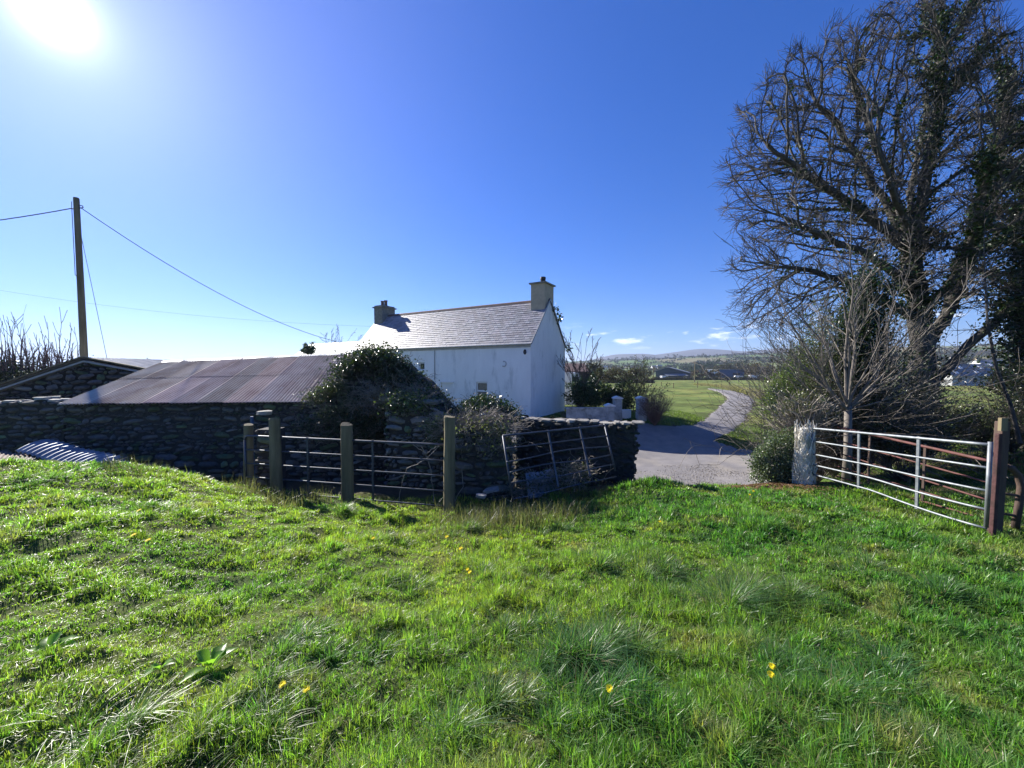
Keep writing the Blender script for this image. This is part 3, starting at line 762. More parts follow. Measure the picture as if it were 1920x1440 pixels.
def build_walls():
    r = np.random.default_rng(12); Z = np.array((0, 0, 1.0))
    # overgrown gable end
    prof = [(560, 752), (585, 742), (610, 718), (650, 695), (690, 672), (720, 662), (760, 675), (800, 706), (838, 748)]
    pts = [W(x, y, 10.7) for x, y in prof]; O = np.array((pts[0][0], 10.7, 0)); A = np.array((1.0, 0, 0)); B = np.array((0, 1.0, 0))
    Lg = pts[-1][0]-pts[0][0]; xs = [p[0]-pts[0][0] for p in pts]; zs = [p[2] for p in pts]
    tp = lambda t: float(np.interp(t, xs, zs))-.12+.03*math.sin(t*9)
    g = thing('ruined_gable', 'crumbling stone gable under ivy at the right end of the rusty barn roof', 'wall', (-4, 10.8, -1.2))
    w = MB(); wall_core(w, O, A, B, Lg, lambda t: -1.4, tp, .7, 40); w.build('core', M['mortar'], g)
    w = MB(); stone_face(w, O, A, -B, Lg, lambda t: -1.5, tp, r); w.build('stonework', M['stone'], g)
    # lower wall in front with big pale stones
    b = thing('broken_wall', 'broken dry stone wall with a grassy top behind the upright gate', 'wall', (-2.3, 9.3, -1.2))
    O = np.array((-3.05, 9.35, 0)); L = 1.75; A = np.array((.985, -.17, 0)); B = np.array((.17, .985, 0))
    tp2 = lambda t: .80-.05*math.sin(t*4)-.62*sstep(t, 1.0, 1.75)
    w = MB(); wall_core(w, O, A, B, L, lambda t: -1.4, tp2, .9); w.build('core', M['mortar'], b)
    w = MB(); stone_face(w, O, A, -B, L, lambda t: -1.5, tp2, r, tone=(.22, .22, .20)); stone_face(w, O, B, -A, .9, lambda t: -1.5, lambda t: .78, r); w.build('stonework', M['stone'], b)
    w = MB(); cap_stones(w, O, A, B, L, tp2, .8, r, tone=(.2, .2, .17)); w.build('loose_stones', M['stone'], b)
    # earth bank right of the third post
    k = thing('earth_bank', 'dark stone faced earth bank topped with dead brambles between the two left gates', 'bank', (-.7, 8.6, -1.2))
    O = np.array((-1.35, 8.15, 0)); L = 1.35; A = np.array((.99, .1, 0)); A /= np.linalg.norm(A); B = np.array((-.1, .99, 0))
    tp3 = lambda t: .22+.1*math.sin(t*3+.5)-.2*sstep(t, .9, 1.35)
    w = MB(); wall_core(w, O, A, B, L, lambda t: -1.4, tp3, 1.2); w.build('core', M['mortar'], k)
    w = MB(); stone_face(w, O, A, -B, L, lambda t: -1.5, tp3, r, tone=(.13, .125, .11)); stone_face(w, O+A*L, B, A, 1.2, lambda t: -1.5, lambda t: .1, r, tone=(.12, .115, .1)); w.build('stonework', M['stone'], k)
    # yard wall
    y = thing('yard_wall', 'dark yard wall with a rough light coping behind the leaning gate', 'wall', (1.6, 9.3, -1.2))
    O = np.array((.1, 9.95, 0)); E = np.array((2.88, 9.0, 0)); L = np.linalg.norm(E-O); A = (E-O)/L; B = np.array((-A[1], A[0], 0))
    tp4 = lambda t: CR(-1.31)+.012*math.sin(t*5)+.01*math.sin(t*13)
    w = MB(); wall_core(w, O, A, B, L, lambda t: -1.3, tp4, .36, 30); w.build('core', M['mortar'], y)
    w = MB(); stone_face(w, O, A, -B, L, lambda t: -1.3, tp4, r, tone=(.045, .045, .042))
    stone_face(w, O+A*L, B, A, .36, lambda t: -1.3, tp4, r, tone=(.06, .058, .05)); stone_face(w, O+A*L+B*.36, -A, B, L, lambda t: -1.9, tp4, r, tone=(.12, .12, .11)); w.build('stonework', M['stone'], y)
    w = MB(); cap_stones(w, O, A, B, L, tp4, .4, r, tone=(.26, .25, .23), flat=.028); w.build('coping', M['stone'], y)
    # white garden wall with gate pillars
    def pillar(px, D, wd, ht, lab, tone='white'):
        g = ground(px, 787); x = (px-960)/FPX*D; z = float(h(x, D))
        p = thing('gate_pillar', lab, 'pillar', (x, D, z), 'whitewashed gate pillars of the garden')
        w = MB(); box(w, x-wd/2, x+wd/2, D-wd/2, D+wd/2, z-.3, z+ht); w.build('shaft', M['oldwhite'], p)
        w = MB(); hh = z+ht
        n = 8; v = []
        for yy in (D-wd/2-.05, D+wd/2+.05):
            v += [(x-wd/2-.06, yy, hh), (x+wd/2+.06, yy, hh), (x+wd/2+.06, yy, hh+.05), (x+wd/4, yy, hh+.13), (x, yy, hh+.16), (x-wd/4, yy, hh+.13), (x-wd/2-.06, yy, hh+.05)]
        w.add(v, [np.arange(7).reshape(1, 7), np.arange(7, 14)[::-1].reshape(1, 7), np.array([(i, (i+1) % 7, 7+(i+1) % 7, 7+i) for i in range(7)])])
        w.build('rounded_cap', M['white'], p)
        return z
    D = 22.5
    pillar(1143.5, D, .46, 1.12, 'whitewashed gate pillar joined to the end of the white garden wall')
    pillar(1158, D+.9, .46, 1.3, 'cream gate pillar with a dark hole, just behind the end of the white wall', 'white')
    pillar(1203, D+.6, .50, 1.25, 'lone whitewashed gate pillar beside the pale bramble bush')
    x0 = (1088-960)/FPX*D; x1 = (1136-960)/FPX*D; z = float(h(x0, D))
    gw = thing('garden_wall', 'low whitewashed garden wall running from the house to the gate pillars', 'wall', (x0, D, z))
    w = MB(); box(w, x0-.8, x1+.02, D-.1, D+.12, z-.4, z+1.02); w.build('wall', M['oldwhite'], gw)
    w = MB(); box(w, x0-.85, x1-.005, D-.14, D+.16, z+1.025, z+1.10); w.build('coping', M['oldwhite'], gw)
    w = MB(); xx = (1166-960)/FPX*(D+1); obox(w, (xx+.3, D+1.2, z+.3), (.32, .1, 0), (-.03, .1, 0), (0, 0, .55)); tag(w.build('wall_stub', M['white']), 'short broken stub of white wall between the two gate pillars', 'wall')
build_walls()

# ------------------------------------------------------------------ gates and posts
def gate(name, label, cat, TL, TR, BL, BR, fl, fr, ups, matn, r=.0165, rtop=.021, round_left=True, round_right=False, kink=None, sag=0, brace=False, upr='galv', leftpost=True, rightpost=True, group=None):
    TL, TR, BL, BR = [np.asarray(q, float) for q in (TL, TR, BL, BR)]
    root = thing(name, label, cat, (BL+BR)/2, group)
    rr = np.random.default_rng(5)
    for i, (a, b) in enumerate(zip(fl, fr)):
        p0 = TL*(1-a)+BL*a; p1 = TR*(1-b)+BR*b
        pts = []
        for t in np.linspace(0, 1, 15):
            q = p0*(1-t)+p1*t
            if kink is not None: q = q+kink(t, i)
            pts.append(q)
        pts = np.array(pts); up = (TL-BL)/np.linalg.norm(TL-BL); al = (TR-TL)/np.linalg.norm(TR-TL)
        mb = MB()
        if i == 0 and round_left:
            cr = .09; c = pts[0]+al*cr-up*cr
            arc = [c-al*cr*math.cos(q)+up*cr*math.sin(q) for q in np.linspace(0, math.pi/2, 7)]
            pts = np.concatenate([np.array(arc), pts[1:]])
        tube(mb, pts, rtop if i == 0 else r, 8)
        mb.build('bar', M[matn], root, smooth=True)
    for u in ups:
        t0 = TL*(1-u)+TR*u; b0 = BL*(1-u)+BR*u
        if kink is not None: b0 = b0+kink(u, len(fl)-1)
        d = (t0-b0)/np.linalg.norm(t0-b0)
        mb = MB(); n = np.cross(TR-TL, d); n /= np.linalg.norm(n); al = (TR-TL)/np.linalg.norm(TR-TL)
        c = (t0+b0)/2+n*.0; obox(mb, c, al*.021, n*.012, d*(np.linalg.norm(t0-b0)/2+.03)); mb.build('upright', M[upr], root)
    up = (TL-BL)/np.linalg.norm(TL-BL)
    if leftpost:
        mb = MB(); tube(mb, [TL-up*(.09 if round_left else 0), BL-up*.05], rtop, 8); mb.build('end_rail', M[matn], root, smooth=True)
    if rightpost:
        up2 = (TR-BR)/np.linalg.norm(TR-BR); mb = MB(); tube(mb, [TR+up2*.04, BR-up2*.08], rtop*1.15, 8); mb.build('end_rail', M[matn], root, smooth=True)
    return root
def post(name, px, ytop, ybot, D, rad, label, matn='post', lean=(0, 0), group=None, square=False):
    t = W(px, ytop, D); b = W(px+lean[0], ybot, D)
    rr = np.random.default_rng(int(px))
    mb = MB(); n = 9; pts = []; rad_ = []
    for i in range(n):
        q = i/(n-1); p = b*(1-q)+t*q; p = p+np.array((rr.uniform(-1, 1), rr.uniform(-1, 1), 0))*.004
        pts.append(p); rad_.append(rad*(1.06-.1*q)*rr.uniform(.98, 1.02))
    pts[0] = pts[0]-np.array((0, 0, .4)); ch = np.array((0, 0, .008)); pts.append(t+ch); rad_.append(rad*.9)
    tube(mb, pts, rad_, 14 if not square else 4)
    o = mb.build(name, M[matn], smooth=False)
    return tag(o, label, 'post', group)
def build_gates():
    # upright galvanised gate behind the round posts
    f5 = (0, .255, .505, .755, 1.0)
    gate('field_gate', 'upright galvanised five bar gate tied behind four round timber posts', 'gate', W(459, 817, 8.2), W(836, 834, 7.35), W(462, 919, 8.2), W(836, 949, 7.35), f5, f5,
         (.335, .66), 'galvdull', rtop=.024, upr='galvdull')
    post('timber_post', 466, 797, 935, 8.32, .095, 'shortest round timber post, behind the rounded left corner of the gate', group='round timber posts by the left gate')
    post('timber_post', 515, 786, 940, 8.0, .112, 'round timber post in front of the gate near its left end', lean=(4, 0), group='round timber posts by the left gate')
    post('timber_post', 650, 797, 945, 7.7, .118, 'round timber post standing in front of the middle of the gate', lean=(2, 0), group='round timber posts by the left gate')
    post('timber_post', 843, 782, 985, 7.2, .108, 'tallest round timber post at the right end of the upright gate', lean=(-1, 0), group='round timber posts by the left gate')
    # small stone pier with a slab behind the first posts
    pr = thing('stone_pier', 'blue steel pipe and stone pier with a rock on top behind the first posts', 'pier', W(490, 830, 8.9))
    mb = MB(); rr = np.random.default_rng(4); O = W(480, 900, 8.9); stone_face(mb, np.array((O[0], O[1], 0)), np.array((1., 0, 0)), np.array((0, -1., 0)), .5, lambda t: -1.5, lambda t: .27, rr, tone=(.14, .13, .12)); box(mb, O[0]+.03, O[0]+.47, O[1]+.01, O[1]+.4, -1.5, .25, (.05, .05, .05))
    mb.build('pier_body', M['stone'], pr)
    mb = MB(); p = W(486, 779, 8.8); cap_stones(mb, p-np.array((.1, 0, .02)), np.array((1., 0, 0)), np.array((0, 1., 0)), .3, lambda t: 0.02+t*.1, .3, rr, tone=(.35, .34, .3), flat=.04); mb.build('rock', M['stone'], pr)
    mb = MB(); p = W(472, 781, 8.75); tube(mb, [p, (p[0], p[1], -1.3)], .035, 8); mb.build('pipe', M['blueclad'], pr)
    # leaning gate
    f6l = (0, .21, .40, .59, .78, .97); f6r = (0, .26, .47, .68, .92, 1.22)
    gate('leaning_gate', 'bent galvanised gate leaning back against the dark yard wall', 'gate', W(943, 817, 7.3), W(1134, 797.5, 8.75), W(961, 936, 6.95), W(1152, 876, 8.3), f6l[:5]+(1.0,), (0, .26, .48, .70, .94, 1.2),
         (.40, .72), 'galvdull', r=.013, rtop=.019, round_left=False, upr='galvdull', kink=lambda t, i: np.array((0, -.05*math.sin(t*5+i), .02*math.sin(t*7+i*2)))*(i > 1))
    # right hand gate
    def kk(t, i):
        return np.array((0, 0, -1))*(.10*max(0, math.sin(math.pi*min(max((t-.45)/.95, 0), 1)))*(i/4)**1.2 if i >= 2 else 0)
    gate('field_gate', 'open pale galvanised five bar gate with bent lower bars on the right', 'gate', W(1522, 803, 8.3), W(1857, 834, 5.3), W(1523, 889, 8.3), W(1850, 978, 5.3), (0, .28, .56, .79, 1.0), (0, .30, .56, .78, 1.0),
         (.36, .70), 'galv', r=.017, rtop=.023, kink=kk)
    gate('red_gate', 'old rusty red gate lying back behind the pale gate on the right', 'gate', W(1572, 801, 8.7), W(1862, 866, 5.75), W(1568, 893, 8.7), W(1852, 975, 5.9), (0, .27, .52, .79, 1.0), (0, .36, .66, .85, 1.0),
         (.28, .66), 'redsteel', r=.015, rtop=.024, round_left=False, upr='darkpost', leftpost=False, rightpost=False)
    # gate posts on the right
    def sqpost(name, px, yt, yb, D, hx, hy, m, lab, lean=0):
        t = W(px, yt, D); b = W(px+lean, yb, D)-np.array((0, 0, .3)); c = (t+b)/2; mb = MB()
        obox(mb, c, (hx, 0, 0), (0, hy, 0), (t-b)/2)
        o = mb.build(name, M[m]); bv = o.modifiers.new('bevel', 'BEVEL'); bv.width = .008; bv.segments = 2
        tag(o, lab, 'post'); return o
    sqpost('steel_post', 1873, 813, 1000, 5.2, .026, .026, 'redpost', 'rusty red steel gate post that carries the right hand gate', lean=-13)
    sqpost('timber_post', 1880, 790, 995, 5.36, .055, .05, 'darkpost', 'dark square timber post with a freshly cut top beside the right gate', lean=-16)
    mb = MB(); p = W(1878, 792, 5.3); obox(mb, p+np.array((-.045, -.05, -.02)), (.045, 0, 0), (0, .02, 0), (0, 0, .09)); tag(mb.build('timber_offcut', M['post']), 'pale sawn timber offcut fixed to the top of the dark gate post', 'offcut')
    mb = MB(); tube(mb, [W(1885, 874, 5.4), W(1897, 878, 5.4), W(1909, 890, 5.4), W(1915, 912, 5.4), W(1911, 945, 5.4), W(1903, 990, 5.4)], .042, 10)
    tube(mb, [W(1880, 925, 5.4), W(1912, 930, 5.4)], .02, 6); tube(mb, [W(1876, 962, 5.4), W(1908, 968, 5.4)], .02, 6)
    tag(mb.build('bent_pipe', M['darkpost'], smooth=True), 'dark bent pipe hoop standing right of the gate posts', 'pipe')
    # pale pillar smothered in dead ivy
    mb = MB(); r2 = np.random.default_rng(8); c = W(1508, 860, 8.45); n = 9
    pts = [(c[0]+r2.uniform(-.02, .02), c[1], z) for z in np.linspace(-1.1, .36, n)]
    tube(mb, pts, [.22, .165, .13, .135, .115, .125, .12, .13, .09], 9)
    A_ = []; B_ = []
    for i in range(330):
        a = r2.uniform(0, 6.28); z0 = r2.uniform(-1.0, .2); rad = (.15 if z0 > -.7 else .19)+r2.uniform(-.015, .03); p = None
        for k in range(5):
            rad += r2.uniform(-.012, .014); q = np.array((c[0]+rad*math.cos(a), c[1]+rad*math.sin(a), z0+k*.09)); a += r2.uniform(-.35, .35)
            if p is not None: A_.append(p); B_.append(q)
            p = q
    pl = thing('gate_pier', 'pale stone gate pier laced with dead ivy beside the pale open gate', 'pier', (c[0], c[1], -.85))
    mb.build('pier_body', mat('limed_stone', (.92, .88, .80), (.68, .65, .56), nscale=9, rough=.95, bump=1, bscale=14, bdist=.05), pl)
    mb = MB(); fastsegs(mb, A_, B_, .0065, .0065, 4); mb.build('dead_ivy', mat('bleached_ivy', (.75, .70, .60), (.45, .42, .35), nscale=7, bump=0), pl)
    # corrugated scraps
    def scrap(name, c4, D4, lab, m='sheet', bend=.1, tone=(1, 1, 1), amp=.014, pitch=.085):
        P_ = [W(x, y, d) for (x, y), d in zip(c4, D4)]
        mb = MB(); corrug(mb, P_[0], P_[1], P_[2], P_[3], pitch=pitch, amp=amp, nv=14, jit=lambda U, V: bend*np.sin(V*math.pi)+.02*np.sin(U*9), col=tone)
        o = mb.build(name, M[m], smooth=True); sm = o.modifiers.new('thick', 'SOLIDIFY'); sm.thickness = .004
        tag(o, lab, 'metal sheet', 'scrap corrugated sheets')
    scrap('corrugated_sheet', [(28, 846), (165, 884), (232, 858), (90, 824)][::1], (8.7, 8.2, 8.9, 9.4), 'curved galvanised corrugated sheet shining on the grass crest below the stone wall', bend=.05, amp=.026, pitch=.15)
    scrap('corrugated_sheet', [(118, 866), (176, 890), (250, 870), (165, 842)], (8.6, 8.1, 9.0, 9.6), 'bluish corrugated sheet sliding off the right side of the shiny sheet', bend=.03, tone=(.6, .68, .8), amp=.024, pitch=.15)
    scrap('corrugated_sheet', [(-40, 868), (50, 874), (75, 852), (-20, 844)], (8.0, 8.0, 9.0, 9.2), 'dark rusty corrugated sheet at the left edge beside the shiny sheets', m='rust', bend=.03, tone=(.6, .6, .6))
    scrap('corrugated_sheet', [(990, 935), (1042, 930), (1036, 880), (984, 888)], (8.0, 8.1, 8.6, 8.5), 'bluish corrugated scrap propped behind the leaning gate', bend=.03, tone=(.22, .26, .36))
    # white cobble like slab below the bank
    mb = MB(); cap_stones(mb, W(905, 938, 7.0), np.array((.5, .6, 0))/.78, np.array((-.6, .5, 0))/.78, .45, lambda t: t*.15, .22, np.random.default_rng(3), tone=(.2, .2, .2), flat=.03)
    tag(mb.build('stone_slab', M['stone']), 'pale slab of stone lying under the bank beside the tallest post', 'stone')
build_gates()

# ------------------------------------------------------------------ poles and cables
def catenary(a, b, sag, n=24):
    a = np.asarray(a, float); b = np.asarray(b, float)
    return [a*(1-t)+b*t-np.array((0, 0, sag*4*t*(1-t))) for t in np.linspace(0, 1, n)]
def build_poles():
    top = W(143, 372, 17); base = W(159, 690, 17); d = (top-base)/np.linalg.norm(top-base)
    root = thing('telegraph_pole', 'tall leaning wooden telegraph pole behind the stone shed', 'pole', (base[0], base[1], -1))
    mb = MB(); foot = base-d*((base[2]+1.2)/d[2]); tube(mb, [foot, foot*.5+top*.5, top, top+d*.03], [.135, .12, .10, .085], 14); mb.build('pole_shaft', M['post'], root, smooth=True)
    mb = MB(); o = np.array((-.16, -.05, 0)); tube(mb, [top+o-d*.15, top+o-d*3.3], .012, 5); tube(mb, [top+o-d*3.3, top-d*3.5], .012, 5); tube(mb, [top-d*3.9+o*.55, top-d*3.3+o*.6], .03, 6); mb.build('down_lead', M['cable'], root)
    mb = MB(); tube(mb, [top-d*.45+np.array((-.2, 0, 0)), top-d*.4+np.array((.25, 0, 0))], .02, 6); tube(mb, [top-d*.3+np.array((.1, 0, 0)), top-d*.32+np.array((.26, 0, 0)), top-d*.4+np.array((.28, 0, 0))], .018, 6); mb.build('cable_bracket', M['cable'], root)
    def cab(name, a, b, sag, rad, lab, ca='cable'):
        mb = MB(); tube(mb, catenary(a, b, sag), rad, 5); tag(mb.build(name, M['cable']), lab, ca)
    cab('overhead_cable', top-d*.42+np.array((.2, 0, 0)), W(716, 655, 30.0), 1.3, .017, 'overhead cable running from the pole down to the farmhouse roof')
    cab('overhead_cable', top-d*.42-np.array((.2, 0, 0)), np.array((-30., 12., 5.6)), .5, .02, 'overhead cable leaving the pole towards the left edge')
    cab('guy_wire', top-d*.8, np.array((W(222, 700, 19.5)[0], 19.5, -1.0)), .0, .010, 'thin stay wire slanting down to the right of the pole')
    cab('overhead_cable', W(-80, 531, 60), W(700, 612, 64), 1.2, .014, 'faint distant overhead line crossing behind the pole')
    for (px, yt, yb, D, lab) in ((1303, 678, 712, 150, 'telegraph pole with a crossarm in front of the dark hedge by the green shed'), (1225, 686, 712, 165, 'telegraph pole at the left gable of the big green shed'), (276, 671, 690, 140, 'tiny distant pole on the skyline above the lean-to')):
        t = W(px, yt, D); z = float(h(t[0], t[1]))
        rt = thing('telegraph_pole', lab, 'pole', (t[0], t[1], z), 'distant telegraph poles')
        mb = MB(); tube(mb, [(t[0], t[1], z-.3), t], [.22, .15], 7); mb.build('pole_shaft', M['post'], rt)
        mb = MB(); obox(mb, t-np.array((0, .1, .5)), (1.1, 0, 0), (0, .08, 0), (0, 0, .08)); mb.build('crossarm', M['darkpost'], rt)
    labs = ['wooden fence post where the lane bends behind the field', 'wooden fence post right of the lane bend', 'thin fence post in the field left of the lane', 'short fence post near the far hedge']
    for (px, yt, yb), lab in zip(((1308, 715, 727), (1368, 716, 724), (1263, 718, 728), (1240, 716, 724)), labs):
        g = ground(px, yb); t = W(px, yt, g[1]); mb = MB(); tube(mb, [g-np.array((0, 0, .2)), t], .09, 6); tag(mb.build('fence_post', M['post']), lab, 'post', 'fence posts along the lane')
build_poles()

# ------------------------------------------------------------------ woody plants
class Seg:
    def __init__(s): s.A = []; s.B = []; s.ra = []; s.rb = []
    def add(s, a, b, ra, rb): s.A.append(a); s.B.append(b); s.ra.append(ra); s.rb.append(rb)
    def mesh(s, sides=3, split=None, col=None):
        mb = MB(); A = np.array(s.A); B = np.array(s.B); ra = np.array(s.ra); rb = np.array(s.rb)
        if len(A):
            big = ra > .02
            fastsegs(mb, A[big], B[big]+(B[big]-A[big])*.04, ra[big], rb[big], 7, col); fastsegs(mb, A[~big], B[~big], ra[~big], rb[~big], sides, col)
        return mb
def branch(S, p, d, length, r0, lev, r, up=.15, wob=.22, step=.14, kids=3.5, kl=.5, ang=.75, rmin=.004, tips=None):
    p = np.array(p, float); d = np.array(d, float); d /= np.linalg.norm(d); n = max(2, int(length/step)); st = length/n
    rad = r0
    for i in range(n):
        t = (i+1)/n
        d = d+r.normal(size=3)*wob*.5+np.array((0, 0, up*st)); d /= np.linalg.norm(d)
        q = p+d*st; r2 = max(rmin, r0*(1-.82*t)); S.add(p, q, rad, r2); p = q; rad = r2
        if lev > 0 and t > .18 and r.random() < kids/n:
            k = r.normal(size=3); k -= d*np.dot(k, d); k /= np.linalg.norm(k)
            nd = d*math.cos(ang)+k*math.sin(ang)*r.uniform(.7, 1.2)
            branch(S, p, nd, length*kl*r.uniform(.6, 1.2)*(1.15-.6*t), max(rmin, rad*.72), lev-1, r, up, wob, step*.85, kids, kl, ang, rmin, tips)
    if tips is not None: tips.append(p)
def shrub(name, label, cat, base, stems, r, lev=2, mat_='twig', group=None, up=.3, wob=.22, kids=5, kl=.45, ang=.6, rmin=.004, leafn=0, leafs=.05, leafc=(.05, .08, .02), root=None, lmat='leaf', sides=3, jitter=.12):
    """stems: list of (target point, base radius)"""
    S = Seg(); tips = []
    for tgt, r0 in stems:
        b = np.array(base)+np.array((r.normal()*jitter, r.normal()*jitter, 0)); v = np.array(tgt)-b; Ln = np.linalg.norm(v); d = v/Ln
        d0 = d*1.0+np.array((0, 0, -.25*up)); branch(S, b, d0, Ln*1.04, r0, lev, r, up*.55/max(Ln, .5), wob*.5, .16 if Ln > 1.5 else .1, kids, kl, ang, rmin, tips)
    rt = root or thing(name, label, cat, base, group)
    S.mesh(sides).build('branches', M[mat_], rt)
    if leafn:
        B_ = np.array(S.B)[np.array(S.ra) < .02]; k = r.integers(0, len(B_), leafn); mb = MB()
        leaves(mb, B_[k]+r.normal(size=(leafn, 3))*.035, leafs, leafc, r=r); mb.build('foliage', M[lmat], rt)
    return rt, S
def cloud(center, rad, n, r, clump=.28, shell=.55, flat=-1.0, per=22):
    k = max(4, n//per); u = rdirs(k, r); u[:, 2] = np.where(u[:, 2] < flat, -u[:, 2], u[:, 2]); q = (shell+(1-shell)*r.random(k))**.6*r.uniform(.75, 1.12, k)
    wob = 1+.5*(vnoise(u[:, 0]*2.3+5, u[:, 1]*2.3+u[:, 2]*1.7, 7)-.5)*2
    c = u*q[:, None]*wob[:, None]
    i = r.integers(0, k, n); P = c[i]*np.array(rad)+r.normal(size=(n, 3))*clump*np.array(rad).min()*.5
    return P+np.array(center)
def bush(name, label, cat, c, rad, n, ls, col, r, group=None, ntw=60, tw='twig', lmat='leaf', clump=.35, shell=.45, base=None, tl=1.15, upb=.35, extra=None, aspect=.65, twl=2, twr=.0045):
    c = np.array(c, float); gz = float(h(c[0], c[1])) if base is None else base
    rt = thing(name, label, cat, (c[0], c[1], gz), group)
    P = cloud(c, rad, n, r, clump, shell); P[:, 2] = np.maximum(P[:, 2], h(P[:, 0], P[:, 1])+.03 if base is None else base)
    mb = MB(); leaves(mb, P, ls, col, upb, aspect, r)
    if extra: leaves(mb, cloud(c, np.array(rad)*1.05, extra[0], r, clump, .8), extra[1], extra[2], upb, aspect, r)
    mb.build('foliage', M[lmat], rt)
    S = Seg(); b = np.array((c[0], c[1], gz))
    for i in range(ntw):
        u = rdirs(1, r)[0]; u[2] = abs(u[2]); tgt = c+u*np.array(rad)*tl*r.uniform(.7, 1.1); b2 = b.copy(); v = tgt-b2
        branch(S, b2, v, np.linalg.norm(v), .012, twl-1, r, .05, .3, .16*max(1, rad[0]/1.2), 3, .35, .7, twr)
    if ntw: S.mesh(3).build('stems', M[tw], rt)
    return rt

def spacecol(nodes, par, att, step, kill, infl, iters, r, cen, bias=(0, 0, .0)):
    nodes = [np.array(q, float) for q in nodes]; par = list(par); att = np.array(att)
    N0 = np.array(nodes); d = np.full(len(att), 1e9); ni = np.zeros(len(att), int)
    for i in range(len(N0)):
        q = np.linalg.norm(att-N0[i], axis=1); m = q < d; d[m] = q[m]; ni[m] = i
    for it in range(iters):
        act = (d < infl)
        if act.sum() < 3: break
        ids = ni[act]; at = att[act]; dirs = at-np.array(nodes)[ids]; dirs /= np.linalg.norm(dirs, axis=1)[:, None]+1e-9
        uq, inv = np.unique(ids, return_inverse=True); acc = np.zeros((len(uq), 3)); np.add.at(acc, inv, dirs)
        rd = np.array(nodes)[uq]-cen; rd /= np.linalg.norm(rd, axis=1)[:, None]+1e-9; acc = acc/(np.linalg.norm(acc, axis=1)[:, None]+1e-9)+rd*1.0+r.normal(size=acc.shape)*.2+np.array(bias); acc /= np.linalg.norm(acc, axis=1)[:, None]
        new = np.array(nodes)[uq]+acc*step; s0 = len(nodes)
        nodes += list(new); par += list(uq)
        for c0 in range(0, len(new), 64):
            q = np.linalg.norm(att[:, None]-new[None, c0:c0+64], axis=2); j = q.argmin(1); qq = q[np.arange(len(att)), j]; m = qq < d
            d[m] = qq[m]; ni[m] = s0+c0+j[m]
        keep = d > kill; att = att[keep]; d = d[keep]; ni = ni[keep]
        if len(att) < 3: break
    return np.array(nodes), np.array(par)
